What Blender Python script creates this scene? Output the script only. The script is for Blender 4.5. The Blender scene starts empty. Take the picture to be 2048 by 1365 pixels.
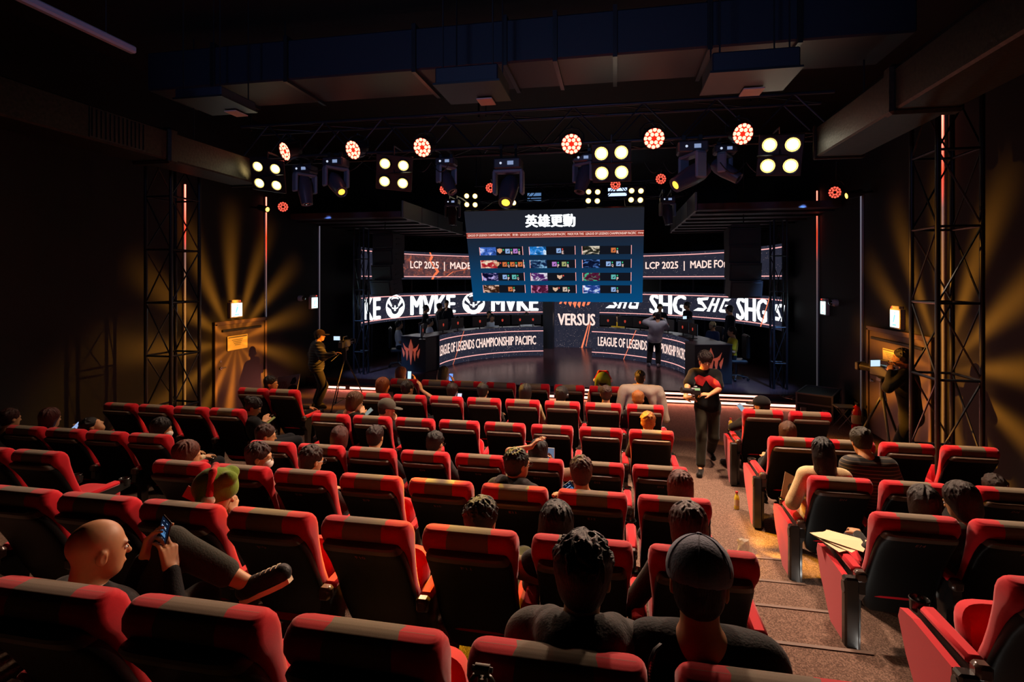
import bpy, math, random
import numpy as np
from mathutils import Vector, Matrix, Euler
random.seed(7); RNG=np.random.default_rng(7)
S=bpy.context.scene; COL=S.collection
PI=math.pi
# ---------------------------------------------------------------- camera model
PSI=math.atan(.191353); CC,SS=math.cos(PSI),math.sin(PSI); H=2.82; F=1076.0; HZ=558.0
def ray(px,py):
    k=(px-1024)/F; return Vector((-SS+CC*k, CC+SS*k, (HZ-py)/F))
def atY(px,py,Y):
    r=ray(px,py); return Vector((0,0,H))+r*(Y/r.y)
def atZ(px,py,Z):
    r=ray(px,py); return Vector((0,0,H))+r*((Z-H)/r.z)
def atX(px,py,X):
    r=ray(px,py); return Vector((0,0,H))+r*(X/r.x)
# ---------------------------------------------------------------- materials
def lin(c):
    return tuple((x/12.92 if x<=.04045 else ((x+.055)/1.055)**2.4) for x in c)
MATS={}
def mat(name,col,rough=.6,metal=0,noise=0,scale=40,bump=0,spec=.5,emit=None,es=0,sheen=0,stretch=None,coat=0):
    if name in MATS: return MATS[name]
    m=bpy.data.materials.new(name); m.use_nodes=True; nt=m.node_tree; b=nt.nodes['Principled BSDF']
    b.inputs['Base Color'].default_value=(*col,1); b.inputs['Roughness'].default_value=rough; b.inputs['Metallic'].default_value=metal
    b.inputs['Specular IOR Level'].default_value=spec
    if coat: b.inputs['Coat Weight'].default_value=coat; b.inputs['Coat Roughness'].default_value=.12
    if sheen: b.inputs['Sheen Weight'].default_value=sheen; b.inputs['Sheen Roughness'].default_value=.4
    if emit: b.inputs['Emission Color'].default_value=(*emit,1); b.inputs['Emission Strength'].default_value=es
    if noise or bump:
        tc=nt.nodes.new('ShaderNodeTexCoord'); n=nt.nodes.new('ShaderNodeTexNoise'); n.inputs['Scale'].default_value=scale; n.inputs['Detail'].default_value=4
        src=tc.outputs['Object']
        if stretch:
            mp=nt.nodes.new('ShaderNodeMapping'); mp.inputs['Scale'].default_value=stretch; nt.links.new(src,mp.inputs[0]); src=mp.outputs[0]
        nt.links.new(src,n.inputs['Vector'])
        if noise:
            r=nt.nodes.new('ShaderNodeValToRGB'); r.color_ramp.elements[0].position=.3; r.color_ramp.elements[1].position=.7
            r.color_ramp.elements[0].color=(*[max(0,x*(1-noise)) for x in col],1); r.color_ramp.elements[1].color=(*[min(1,x*(1+noise)) for x in col],1)
            nt.links.new(n.outputs['Fac'],r.inputs[0]); nt.links.new(r.outputs[0],b.inputs['Base Color'])
        if bump:
            bp=nt.nodes.new('ShaderNodeBump'); bp.inputs['Strength'].default_value=bump; bp.inputs['Distance'].default_value=.01
            nt.links.new(n.outputs['Fac'],bp.inputs['Height']); nt.links.new(bp.outputs[0],b.inputs['Normal'])
    MATS[name]=m; return m
def emat(name,col,s=1.0):
    if name in MATS: return MATS[name]
    m=bpy.data.materials.new(name); m.use_nodes=True; nt=m.node_tree; nt.nodes.clear()
    o=nt.nodes.new('ShaderNodeOutputMaterial'); e=nt.nodes.new('ShaderNodeEmission'); e.inputs[0].default_value=(*col,1); e.inputs[1].default_value=s
    nt.links.new(e.outputs[0],o.inputs[0]); MATS[name]=m; return m
def egrad(name,stops,axis='Z',s=1.0,noise=None,lo=0,hi=1):
    """display image: emission along a generated axis, optional cloudy content"""
    m=bpy.data.materials.new(name); m.use_nodes=True; nt=m.node_tree; nt.nodes.clear()
    o=nt.nodes.new('ShaderNodeOutputMaterial'); e=nt.nodes.new('ShaderNodeEmission'); e.inputs[1].default_value=s
    tc=nt.nodes.new('ShaderNodeTexCoord'); sp=nt.nodes.new('ShaderNodeSeparateXYZ'); r=nt.nodes.new('ShaderNodeValToRGB')
    nt.links.new(tc.outputs['Generated'],sp.inputs[0])
    if noise:
        n=nt.nodes.new('ShaderNodeTexNoise'); n.inputs['Scale'].default_value=noise[0]; n.inputs['Detail'].default_value=6; n.inputs['Distortion'].default_value=noise[1]
        mp=nt.nodes.new('ShaderNodeMapping'); mp.inputs['Location'].default_value=(noise[2],noise[2]*1.7,0); mp.inputs['Scale'].default_value=noise[3]
        nt.links.new(tc.outputs['Generated'],mp.inputs[0]); nt.links.new(mp.outputs[0],n.inputs['Vector']); nt.links.new(n.outputs['Fac'],r.inputs[0])
    else: nt.links.new(sp.outputs[axis],r.inputs[0])
    el=r.color_ramp.elements
    el[0].position=stops[0][0]; el[0].color=(*stops[0][1],1); el[1].position=stops[-1][0]; el[1].color=(*stops[-1][1],1)
    for p,c in stops[1:-1]: x=el.new(p); x.color=(*c,1)
    nt.links.new(r.outputs[0],e.inputs[0]); nt.links.new(e.outputs[0],o.inputs[0]); return m
# ---------------------------------------------------------------- mesh builder
class MB:
    def __init__(s): s.v=[]; s.f=[]; s.m=[]; s.mi=0
    def add(s,vs,fs,M=None):
        o=len(s.v)
        s.v+= [tuple(M@Vector(v)) for v in vs] if M is not None else [tuple(v) for v in vs]
        s.f+=[tuple(i+o for i in f) for f in fs]; s.m+=[s.mi]*len(fs); return s
    def box(s,c,d,M=None,bev=0):
        x,y,z=c; a,b,e=d[0]/2,d[1]/2,d[2]/2
        if bev:
            bev=min(bev,a*.9,b*.9,e*.9); vs=[];idx={}
            for sx in(-1,1):
                for sy in(-1,1):
                    for sz in(-1,1):
                        for q,(dx,dy,dz) in enumerate(((0,bev,bev),(bev,0,bev),(bev,bev,0))):
                            idx[sx,sy,sz,q]=len(vs); vs.append((x+sx*(a-dx),y+sy*(b-dy),z+sz*(e-dz)))
            fs=[]
            def quad(q,l): fs.append([idx[(*k,q)] for k in l])
            for sg in(-1,1):
                quad(0,[(sg,-1,-1),(sg,1,-1),(sg,1,1),(sg,-1,1)][::sg]); quad(1,[(-1,sg,-1),(-1,sg,1),(1,sg,1),(1,sg,-1)][::sg]); quad(2,[(-1,-1,sg),(1,-1,sg),(1,1,sg),(-1,1,sg)][::sg])
            for p in(-1,1):
                for q in(-1,1):
                    fs.append([idx[-1,p,q,1],idx[1,p,q,1],idx[1,p,q,2],idx[-1,p,q,2]][::-p*q])
                    fs.append([idx[p,-1,q,0],idx[p,1,q,0],idx[p,1,q,2],idx[p,-1,q,2]][::p*q])
                    fs.append([idx[p,q,-1,0],idx[p,q,1,0],idx[p,q,1,1],idx[p,q,-1,1]][::-p*q])
                    for r in(-1,1): fs.append([idx[p,q,r,0],idx[p,q,r,1],idx[p,q,r,2]][::p*q*r])
            return s.add(vs,fs,M)
        vs=[(x+i*a,y+j*b,z+k*e) for i in(-1,1) for j in(-1,1) for k in(-1,1)]
        return s.add(vs,[(0,1,3,2),(4,6,7,5),(0,4,5,1),(2,3,7,6),(0,2,6,4),(1,5,7,3)],M)
    def cyl(s,p0,p1,r0,r1=None,n=12,M=None,cap=True):
        r1=r0 if r1 is None else r1; p0=Vector(p0);p1=Vector(p1); d=(p1-p0)
        if d.length<1e-6: return s
        q=d.normalized().to_track_quat('Z','Y').to_matrix()
        vs=[p0+q@Vector((math.cos(2*PI*i/n)*r0,math.sin(2*PI*i/n)*r0,0)) for i in range(n)]+[p1+q@Vector((math.cos(2*PI*i/n)*r1,math.sin(2*PI*i/n)*r1,0)) for i in range(n)]
        fs=[(i,(i+1)%n,n+(i+1)%n,n+i) for i in range(n)]
        if cap: fs+=[tuple(range(n))[::-1],tuple(range(n,2*n))]
        return s.add(vs,fs,M)
    def lathe(s,prof,n=20,M=None):
        vs=[(r*math.cos(2*PI*i/n),r*math.sin(2*PI*i/n),z) for r,z in prof for i in range(n)]
        fs=[(j*n+i,j*n+(i+1)%n,(j+1)*n+(i+1)%n,(j+1)*n+i) for j in range(len(prof)-1) for i in range(n)]
        fs+=[tuple(range(n))[::-1],tuple((len(prof)-1)*n+i for i in range(n))]
        return s.add(vs,fs,M)
    def loft(s,secs,cap=True,M=None):
        n=len(secs[0]); vs=[v for q in secs for v in q]
        fs=[(j*n+i,j*n+(i+1)%n,(j+1)*n+(i+1)%n,(j+1)*n+i) for j in range(len(secs)-1) for i in range(n)]
        if cap: fs+=[tuple(range(n))[::-1],tuple((len(secs)-1)*n+i for i in range(n))]
        return s.add(vs,fs,M)
    def prism(s,poly,M,d=.01):
        n=len(poly); vs=[(x,y,0) for x,y in poly]+[(x,y,d) for x,y in poly]
        return s.add(vs,[tuple(range(n))[::-1],tuple(range(n,2*n))]+[(i,(i+1)%n,n+(i+1)%n,n+i) for i in range(n)],M)
    def tube(s,pts,r,n=8,M=None):
        pts=[Vector(p) for p in pts]; secs=[]
        for i,p in enumerate(pts):
            d=(pts[min(i+1,len(pts)-1)]-pts[max(i-1,0)]).normalized(); q=d.to_track_quat('Z','Y').to_matrix()
            secs.append([p+q@Vector((math.cos(2*PI*k/n)*r,math.sin(2*PI*k/n)*r,0)) for k in range(n)])
        return s.loft(secs,M=M)
    def build(s,name,mats,parent=None,smooth=False,world=False,kind=None):
        me=bpy.data.meshes.new(name); v=s.v
        if world and parent is not None:
            L=Vector((0,0,0)); p_=parent
            while p_ is not None: L=L+p_.location; p_=p_.parent
            v=[(a-L.x,b-L.y,c-L.z) for a,b,c in v]
        me.from_pydata(v,[],s.f)
        for m in (mats if isinstance(mats,(list,tuple)) else [mats]): me.materials.append(m)
        if any(s.m): me.polygons.foreach_set('material_index',s.m)
        if smooth:
            me.polygons.foreach_set('use_smooth',[True]*len(me.polygons))
            try: me.set_sharp_from_angle(angle=.7)
            except Exception: pass
        me.update(); o=bpy.data.objects.new(name,me); COL.objects.link(o)
        if parent is not None: o.parent=parent
        if kind: o['kind']=kind
        return o
def thing(name,label,cat,loc=(0,0,0),rotz=0,group=None):
    o=bpy.data.objects.new(name,None); COL.objects.link(o); o.location=loc; o.rotation_euler=(0,0,rotz); o.empty_display_size=.1
    return tag(o,label,cat,group)
def tag(o,label,cat,group=None):
    o['label']=label; o['category']=cat
    if group: o['group']=group
    return o
def struct(o): o['kind']='structure'; return o
def dup(root,loc,rotz=None,label=None,group=None):
    r=root.copy(); COL.objects.link(r); r.location=loc
    if rotz is not None: r.rotation_euler=(0,0,rotz)
    if label: r['label']=label
    if group: r['group']=group
    for ch in list(root.children):
        c=ch.copy(); COL.objects.link(c); c.parent=r
        for g in list(ch.children):
            d=g.copy(); COL.objects.link(d); d.parent=c
    return r
def T(x,y,z): return Matrix.Translation((x,y,z))
def R(a,ax='Z'): return Matrix.Rotation(a,4,ax)
# ---------------------------------------------------------------- lettering
_tc={}
def text_geo(body,bold=.02,res=2,shear=0):
    k=(body,bold,res,shear)
    if k in _tc: return _tc[k]
    c=bpy.data.curves.new('lettering_source','FONT'); c.body=body; c.offset=bold; c.resolution_u=res; c.shear=shear
    o=bpy.data.objects.new('lettering_source',c); COL.objects.link(o)
    dg=bpy.context.evaluated_depsgraph_get(); me=bpy.data.meshes.new_from_object(o.evaluated_get(dg))
    vs=[(v.co.x,v.co.y) for v in me.vertices]; fs=[tuple(p.vertices) for p in me.polygons]
    bpy.data.objects.remove(o); bpy.data.curves.remove(c); bpy.data.meshes.remove(me)
    if not vs: vs=[(0,0),(1,0),(0,1)]
    x0=min(v[0] for v in vs);x1=max(v[0] for v in vs);y0=min(v[1] for v in vs);y1=max(v[1] for v in vs)
    vs=[((x-x0)/(x1-x0),(y-y0)/(y1-y0)) for x,y in vs]; _tc[k]=(vs,fs); return _tc[k]
def text_map(mb,body,fn,u0,u1,v0,v1,bold=.02,shear=0,res=2):
    vs,fs=text_geo(body,0,res,shear); k=bold/max(1,len(body)); dv=min(.02,bold*.4)
    for du,d2 in (((-k,0),(-k*.33,dv),(k*.33,-dv),(k,0)) if bold else ((0,0),)):
        mb.add([fn(u0+(u1-u0)*(x*(1-2*k)+k+du),v0+(v1-v0)*(y+d2)) for x,y in vs],fs)
def quad_map(mb,fn,u0,u1,v0,v1,n=1):
    vs=[];fs=[]
    for i in range(n+1):
        u=u0+(u1-u0)*i/n; vs+=[fn(u,v0),fn(u,v1)]
    for i in range(n): fs.append((2*i,2*i+2,2*i+3,2*i+1))
    mb.add(vs,fs)
def poly_map(mb,fn,pts): mb.add([fn(*p) for p in pts],[tuple(range(len(pts)))])
# ---------------------------------------------------------------- smooth bodies (distance field -> surface net)
def surfnet(Fd,org,h):
    n=Fd.shape; ins=(Fd<0)
    cnt=np.zeros((n[0]-1,n[1]-1,n[2]-1),np.int8)
    sl=(slice(0,-1),slice(1,None)); C=[(a,b,c) for a in(0,1) for b in(0,1) for c in(0,1)]
    for a,b,c in C: cnt+=ins[sl[a],sl[b],sl[c]]
    act=np.argwhere((cnt>0)&(cnt<8))
    if len(act)==0: return np.zeros((0,3)),np.zeros((0,4),int)
    vals=np.stack([Fd[act[:,0]+a,act[:,1]+b,act[:,2]+c] for a,b,c in C],1)
    P=np.zeros((len(act),3)); N=np.zeros(len(act)); Ca=np.array(C,float)
    for i in range(8):
        for j in range(i+1,8):
            if np.abs(Ca[i]-Ca[j]).sum()==1:
                m=(vals[:,i]<0)!=(vals[:,j]<0); t=np.where(m,vals[:,i]/(vals[:,i]-vals[:,j]+1e-12),0)
                P+=np.where(m[:,None],Ca[i]+(Ca[j]-Ca[i])*t[:,None],0); N+=m
    V=(act+P/N[:,None])*h+org
    idx=-np.ones(cnt.shape,np.int32); idx[act[:,0],act[:,1],act[:,2]]=np.arange(len(act))
    Q=[]
    for ax in range(3):
        s0=[slice(1,-1)]*3; s1=[slice(1,-1)]*3; s0[ax]=slice(0,-1); s1[ax]=slice(1,None)
        A=ins[tuple(s0)];B=ins[tuple(s1)]; e=np.argwhere(A!=B)
        if len(e)==0: continue
        o=np.ones(3,int);o[ax]=0; e=e+o; fl=ins[e[:,0],e[:,1],e[:,2]]
        u,v=[(1,2),(2,0),(0,1)][ax]; du=np.eye(3,dtype=int)[u];dv=np.eye(3,dtype=int)[v]
        g=lambda q: idx[q[:,0],q[:,1],q[:,2]]
        q=np.stack([g(e-du-dv),g(e-dv),g(e),g(e-du)],1); q[~fl]=q[~fl][:,::-1]; Q.append(q)
    Q=np.concatenate(Q); return V,Q[(Q>=0).all(1)]
def cap(a,b,ra,rb=None,k=.02,sub=False): return ('c',np.array(a,float),np.array(b,float),ra,ra if rb is None else rb,k,sub)
def ell(M,c,r,k=.015,sub=False): return ('e',M,np.array(c,float),np.array(r,float),k,sub)
def pln(p,n): return ('p',np.array(p,float),np.array(n,float))
def sdf_mesh(prims,h,name,mats,parent,noise=0):
    lo=np.full(3,1e9);hi=-lo
    bbs=[]
    for p in prims:
        if p[0]=='c':
            r=max(p[3],p[4]); a=np.minimum(p[1],p[2])-r; b=np.maximum(p[1],p[2])+r; k=p[5]; sub=p[6]
        elif p[0]=='e':
            c=np.array(p[1]@Vector(p[2])); r=np.abs(np.array(p[1].to_3x3()))@p[3]; a=c-r; b=c+r; k=p[4]; sub=p[5]
        else: bbs.append(None); continue
        bbs.append((a-k-2*h,b+k+2*h))
        if not sub: lo=np.minimum(lo,a-2.5*h-.004);hi=np.maximum(hi,b+2.5*h+.004)
    n=np.ceil((hi-lo)/h).astype(int)+1; ax=[(lo[i]+np.arange(n[i])*h).astype(np.float32) for i in range(3)]
    Fd=np.full(n,.2,np.float32)
    for p,bb in zip(prims,bbs):
        if bb is None:
            d=(ax[0][:,None,None]-p[1][0])*p[2][0]+(ax[1][None,:,None]-p[1][1])*p[2][1]+(ax[2][None,None,:]-p[1][2])*p[2][2]
            np.maximum(Fd,d.astype(np.float32),out=Fd); continue
        i0=np.clip(((bb[0]-lo)/h).astype(int),0,n-1); i1=np.clip(np.ceil((bb[1]-lo)/h).astype(int)+1,1,n)
        if (i1<=i0).any(): continue
        sl=tuple(slice(i0[j],i1[j]) for j in range(3))
        X=ax[0][sl[0]][:,None,None];Y=ax[1][sl[1]][None,:,None];Z=ax[2][sl[2]][None,None,:]
        if p[0]=='c':
            a,b,ra,rb,k,sub=p[1:]; ba=b-a; L=float(ba@ba)+1e-9
            t=np.clip(((X-a[0])*ba[0]+(Y-a[1])*ba[1]+(Z-a[2])*ba[2])/L,0,1)
            d=np.sqrt((X-a[0]-t*ba[0])**2+(Y-a[1]-t*ba[1])**2+(Z-a[2]-t*ba[2])**2)-(ra+(rb-ra)*t)
        else:
            Mx,c,r,k,sub=p[1:]; I=np.array(Mx.inverted()); 
            lx=[I[i][0]*X+I[i][1]*Y+I[i][2]*Z+I[i][3]-c[i] for i in range(3)]
            k0=np.sqrt((lx[0]/r[0])**2+(lx[1]/r[1])**2+(lx[2]/r[2])**2); k1=np.sqrt((lx[0]/r[0]**2)**2+(lx[1]/r[1]**2)**2+(lx[2]/r[2]**2)**2)+1e-9
            d=k0*(k0-1)/k1
        A=Fd[sl]; d=d.astype(np.float32)
        if sub:
            d=-d; hh=np.maximum(k-np.abs(A-d),0)/k; Fd[sl]=np.maximum(A,d)+hh*hh*k*.25
        else:
            hh=np.maximum(k-np.abs(A-d),0)/k; Fd[sl]=np.minimum(A,d)-hh*hh*k*.25
    Fd[0]=Fd[-1]=.1;Fd[:,0]=Fd[:,-1]=.1;Fd[:,:,0]=Fd[:,:,-1]=.1
    if noise:
        s=noise[1]; X,Y,Z=ax[0][:,None,None],ax[1][None,:,None],ax[2][None,None,:]
        Fd+=(noise[0]*np.sin(X*s+2*np.sin(Z*s*.4))*np.sin(Y*s*1.1+Z*s*.3)*np.sin(Z*s*.7+1.3*np.sin(X*s*.5))).astype(np.float32)
        Fd[0]=Fd[-1]=.1;Fd[:,0]=Fd[:,-1]=.1;Fd[:,:,0]=Fd[:,:,-1]=.1
    V,Q=surfnet(Fd,lo,h)
    L=np.array(parent.location) if parent is not None else np.zeros(3)
    me=bpy.data.meshes.new(name); me.vertices.add(len(V)); me.vertices.foreach_set('co',(V-L).astype(np.float32).ravel())
    me.loops.add(Q.size); me.loops.foreach_set('vertex_index',Q.astype(np.int32).ravel())
    me.polygons.add(len(Q)); me.polygons.foreach_set('loop_start',np.arange(0,Q.size,4,dtype=np.int32))
    me.update(calc_edges=True); me.polygons.foreach_set('use_smooth',np.ones(len(Q),bool)); me.materials.append(mats); me.validate()
    o=bpy.data.objects.new(name,me); COL.objects.link(o)
    if parent is not None: o.parent=parent
    return o
def ik(a,t,l1,l2,hint):
    a=Vector(a);t=Vector(t);d=t-a; L=min(d.length,(l1+l2)*.995); L=max(L,abs(l1-l2)+.01); u=d.normalized(); t=a+u*L
    x=(l1*l1-l2*l2+L*L)/(2*L); y=math.sqrt(max(0,l1*l1-x*x)); hv=Vector(hint); hv=(hv-u*hv.dot(u))
    hv=hv.normalized() if hv.length>1e-4 else Vector((0,0,-1)); return a+u*x+hv*y,t
def hand_prims(w,d,nrm,side,curl=.5,h=.01,thumb=1.0):
    """w wrist, d finger direction, nrm palm facing, side +1 right hand: thumb on left when palm down"""
    d=Vector(d).normalized(); nrm=Vector(nrm); nrm=(nrm-d*nrm.dot(d)).normalized(); lat=d.cross(nrm)*side
    w=Vector(w); P=[]; fr=max(.0088,h*.62)
    for i in range(4):
        x=(i-1.5)*.0205; kn=w+d*(.088-.004*abs(i-1))+lat*x; P.append(cap(w+lat*x*.7+d*.01,kn,.014,.0115,.012))
        ln=[.040,.045,.042,.033][i]; p=kn; dd=d.copy()
        for j,l in enumerate((ln,ln*.66,ln*.5)):
            a=curl*(.55+.35*j)+.06*i*curl; dd=(dd*math.cos(a)+nrm*math.sin(a)).normalized(); q=p+dd*l; P.append(cap(p,q,fr-(j*.0006),fr-(j+1)*.0007,.004)); p=q
    t0=w+d*.025-lat*.028; dd=(d*.75-lat*.75*thumb+nrm*.45).normalized(); t1=t0+dd*.04; dd2=(d*.95-lat*.15+nrm*.4).normalized(); P+= [cap(w+d*.01-lat*.015,t1,.016,.0115,.01),cap(t1,t1+dd2*.034,.0108,.0085,.005)]
    return P
SKIN=lin((.74,.53,.37)); 
def skinm(): return mat('skin',SKIN,.5,noise=.06,scale=30,bump=.05,spec=.4)
def hairm(c,name=None):
    nm=name or 'hair_%02d_%02d_%02d'%tuple(int(x*99) for x in c); return mat(nm,lin(tuple(min(1,x*1.15) for x in c)),.42,noise=.5,scale=60,bump=.6,spec=.3,stretch=(6,6,.8))
def clothm(c,rough=.85): return mat('cloth_%02d_%02d_%02d'%tuple(int(x*99) for x in c),lin(c),rough,noise=.12,scale=120,bump=.25,spec=.2,sheen=.15)
def person(label,head,pelvis,yaw=0,hyaw=None,hpitch=0,hroll=0,lh=None,rh=None,legs='sit',hair='short',hcol=(.1,.07,.06),shirt=(.08,.08,.09),sleeve='long',pants=(.07,.07,.09),
           h=.014,face=False,acc=(),group=None,floor=0,ankles=None,shoe=(.06,.06,.06),lcurl=.5,rcurl=.5,tuft=24,loose=0,fringe=0,tl=.86,handdir=None,scale=1.0,seedn=0,hoodie=False,elb=None,cat='person'):
    rnd=random.Random(hash((round(head[0],3),round(head[1],3)))&0xffff)
    Hd=Vector(head);Pv=Vector(pelvis); hyaw=yaw if hyaw is None else hyaw
    Rb=R(yaw).to_3x3(); rt=Rb@Vector((1,0,0)); fw=Rb@Vector((0,1,0)); up=Vector((0,0,1))
    M=T(*Hd)@R(hyaw)@R(hpitch,'X')@R(hroll,'Y'); hp=lambda x,y,z: M@Vector((x,y,z))
    t=thing('person',label,cat,(Pv.x,Pv.y,floor),0,group)
    nb=hp(0,-.045,-.14); nb=nb.lerp(Pv+(nb-Pv),1)
    sp=(Pv-nb).normalized()  # spine downwards
    nbase=nb+sp*.035
    shc=nbase+sp*.055; shL=shc-rt*.165*scale; shR=shc+rt*.165*scale
    ch=shc+sp*.13
    B=[]
    def torso(e,k=.05):
        q=[cap(shL+rt*.015,shR-rt*.015,.052+e*.9,None,k)]
        for sg in(-1,1):
            q+=[cap(shc+rt*.075*sg+sp*.06,ch+rt*.07*sg+sp*.06,.095+e,.092+e,k),cap(ch+rt*.06*sg,Pv+rt*.06*sg+up*.05,.088+e,.088+e,k),cap(Pv+rt*.065*sg,Pv+rt*.075*sg-up*.02,.095+e,.09+e,k)]
        q+=[cap(nbase+sp*(.02+e),shc+sp*.06,.06+e*.6,.07+e,k),cap(nb+sp*(.03+e*1.6),shL+rt*.03,.04+e*.6,.045+e,k),cap(nb+sp*(.03+e*1.6),shR-rt*.03,.04+e*.6,.045+e,k)]
        return q
    B+=torso(0); B.append(cap(hp(0,-.03,-.04),nbase,.052,.058,.03))
    # head
    HP=[ell(M,(0,-.016,.03),(.075,.095,.085),.02),ell(M,(0,.022,-.03),(.061,.068,.085),.03),ell(M,(0,.045,-.078),(.040,.040,.033),.025),
        cap(hp(0,.086,.004),hp(0,.103,-.026),.007,.0115,.012),cap(hp(-.036,.078,.02),hp(.036,.078,.02),.0095,None,.015),
        ell(M,(-.077,-.008,-.01),(.010,.020,.031),.006),ell(M,(.077,-.008,-.01),(.010,.020,.031),.006)]
    if h<=.011:
        HP+=[ell(M,(-.031,.094,.001),(.015,.012,.010),.008,True),ell(M,(.031,.094,.001),(.015,.012,.010),.008,True),cap(hp(-.017,.087,-.056),hp(.017,.087,-.056),.0075,None,.008),
             ell(M,(-.086,.0,-.01),(.006,.010,.018),.004,True),ell(M,(.086,.0,-.01),(.006,.010,.018),.004,True)]
    B+=HP
    # arms
    A={}
    for sg,tg,cu,key in((-1,lh,lcurl,'L'),(1,rh,rcurl,'R')):
        s0=shL if sg<0 else shR
        if tg is None: tg=Pv+rt*.15*sg+fw*.30+up*.10 if legs=='sit' else Pv+rt*.26*sg-up*.10+fw*.06
        tg=Vector(tg); hd=(tg-s0).normalized() if handdir is None or handdir.get(key) is None else Vector(handdir[key]).normalized()
        w0=tg-hd*.07; hint=rt*.5*sg-up*.9-fw*.25
        if elb and elb.get(key): hint=Vector(elb[key])
        el,w=ik(s0,w0,.275,.255,hint); fa=(w-el).normalized()
        hd2=hd if handdir and handdir.get(key) is not None else (fa*.8+hd*.2).normalized()
        B+=[cap(s0,el,.046,.038,.03),cap(el,w,.039,.025,.02)]
        nr=-up if abs(hd2.z)<.8 else -rt*sg
        B+=hand_prims(w,hd2,(handdir or {}).get(key+'n',nr if legs!='x' else nr),sg,cu,h)
        A[key]=(s0,el,w)
    # legs
    Lg={}
    for sg,key in((-1,'L'),(1,'R')):
        hip=Pv+rt*.085*sg-up*.03
        if ankles and ankles.get(key) is not None: an=Vector(ankles[key]); hint=ankles.get(key+'h',fw*.9+up*.35)
        elif legs=='sit': an=Vector((Pv.x,Pv.y,floor+.09))+fw*.50+rt*.10*sg; hint=fw*.6+up*1
        else: an=Vector((Pv.x,Pv.y,floor+.09))+rt*.12*sg; hint=fw
        kn,an=ik(hip,an,.44,.42,Vector(hint)); td=(ankles or {}).get(key+'t',fw*.95+rt*.2*sg); td=Vector(td).normalized()
        toe=an+td*.16-up*(.055 if abs(td.z)<.3 else 0); heel=an-td*.045-up*(.05 if abs(td.z)<.3 else 0)
        B+=[cap(hip,kn,.082,.054,.04),cap(kn,an.lerp(kn,.55),.050,.049,.02),cap(an.lerp(kn,.55),an,.049,.032,.02),cap(heel,toe,.032,.026,.02),cap(an,toe,.034,.024,.02)]
        Lg[key]=(hip,kn,an,toe,heel)
    sdf_mesh(B,h,'body',skinm(),t)
    # clothes
    e=.014+loose; C=torso(e)
    for key in 'LR':
        s0,el,w=A[key]
        if sleeve=='long': C+=[cap(s0,el,.060+loose,.050+loose,.03),cap(el,el.lerp(w,.93),.050+loose*.6,.036+loose*.4,.02)]
        else: C+=[cap(s0,s0.lerp(el,.72),.062+loose,.064+loose*1.4,.03)]
    if hoodie: C+=[cap(nb-rt*.08-fw*.03,nb+rt*.08-fw*.03,.055,None,.04),cap(nb-rt*.10+fw*.02,nb-rt*.06-fw*.08,.045,None,.03),cap(nb+rt*.10+fw*.02,nb+rt*.06-fw*.08,.045,None,.03)]
    sdf_mesh(C,h*1.1,'jacket' if sleeve=='long' else 'shirt',clothm(shirt),t,noise=(.0035 if h<.012 else .002,22))
    C=[]
    for sg,key in((-1,'L'),(1,'R')):
        hip,kn,an,toe,heel=Lg[key]; lo_=loose*.4; C+=[cap(Pv+rt*.06*sg+up*.04,hip,.100,.100,.05),cap(hip,kn,.099,.070+lo_,.04),cap(kn,kn.lerp(an,tl),.074+lo_,.060+lo_,.03)]
    sdf_mesh(C,h*1.1,'trousers',clothm(pants),t,noise=(.003,20))
    for sg,key in((-1,'L'),(1,'R')):
        hip,kn,an,toe,heel=Lg[key]; sdf_mesh([cap(heel,toe,.042,.036,.03),cap(an-(an-heel)*.3,toe,.040,.034,.03)],h,'shoe',clothm(shoe,.5),t)
    # hair and headwear
    hm=hairm(hcol)
    if hair!='bald':
        big=.006 if hair in('bob','long') else (.012 if fringe else 0)
        covered=any(isinstance(a_,tuple) for a_ in acc) or tuft in(4,6) and 'plush' in label; big+=.005 if hair=='spiky' else 0; big=-.004 if covered else big; tuft=0 if covered else tuft; Hh=[ell(M,(0,-.024,.038),(.087+big,.106+big,.094+big),.02)]
        if hair in('short','spiky','bun'): Hh+=[ell(M,(0,-.045,-.022),(.072,.068,.068),.02)]
        if hair in('bob','long'): Hh+=[ell(M,(0,-.035,-.03),(.093,.085,.115),.03)]
        if hair=='long': Hh+=[cap(hp(0,-.07,-.04),hp(0,-.095,-.26),.08,.065,.04),cap(hp(-.05,-.05,-.05),hp(-.07,-.06,-.25),.045,.03,.03),cap(hp(.05,-.05,-.05),hp(.07,-.06,-.25),.045,.03,.03)]
        if hair=='bun': Hh+=[ell(M,(0,-.13,.06),(.045,.04,.045),.01)]
        bob=hair in('bob','long'); NS=int((70 if bob else 60)*(1 if h<.012 else .5))
        if covered: NS=0
        for i in range(NS):   # locks running over the skull from the crown
            th=rnd.uniform(0,2*PI); p0=rnd.uniform(.05,.9) if bob else rnd.uniform(.05,1.3); ln=rnd.uniform(.5,1.1) if bob else rnd.uniform(.2,.45); rr_=rnd.uniform(.0055,.009); pts=[]; tw=rnd.uniform(-.5,.5)
            for j in range(4):
                ph=p0+ln*j/3; t2=th+tw*j/3; g=1.0+.02+(.012 if bob else .03)*(j/3)*rnd.random()
                v_=Vector((math.sin(t2)*math.sin(ph)*(.087+big)*g,math.cos(t2)*math.sin(ph)*(.106+big)*g-.024,math.cos(ph)*(.094+big)*g+.038)); pts.append(v_)
            if any(v_.y>.055 and v_.z<.045 for v_ in pts) or (not bob and any(abs(v_.x)>.06 and v_.y>-.04 and v_.z<.0 for v_ in pts)): continue
            for j in range(3): Hh.append(cap(M@pts[j],M@pts[j+1],rr_*(1-.2*j),rr_*(.8-.2*j),.004))
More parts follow.
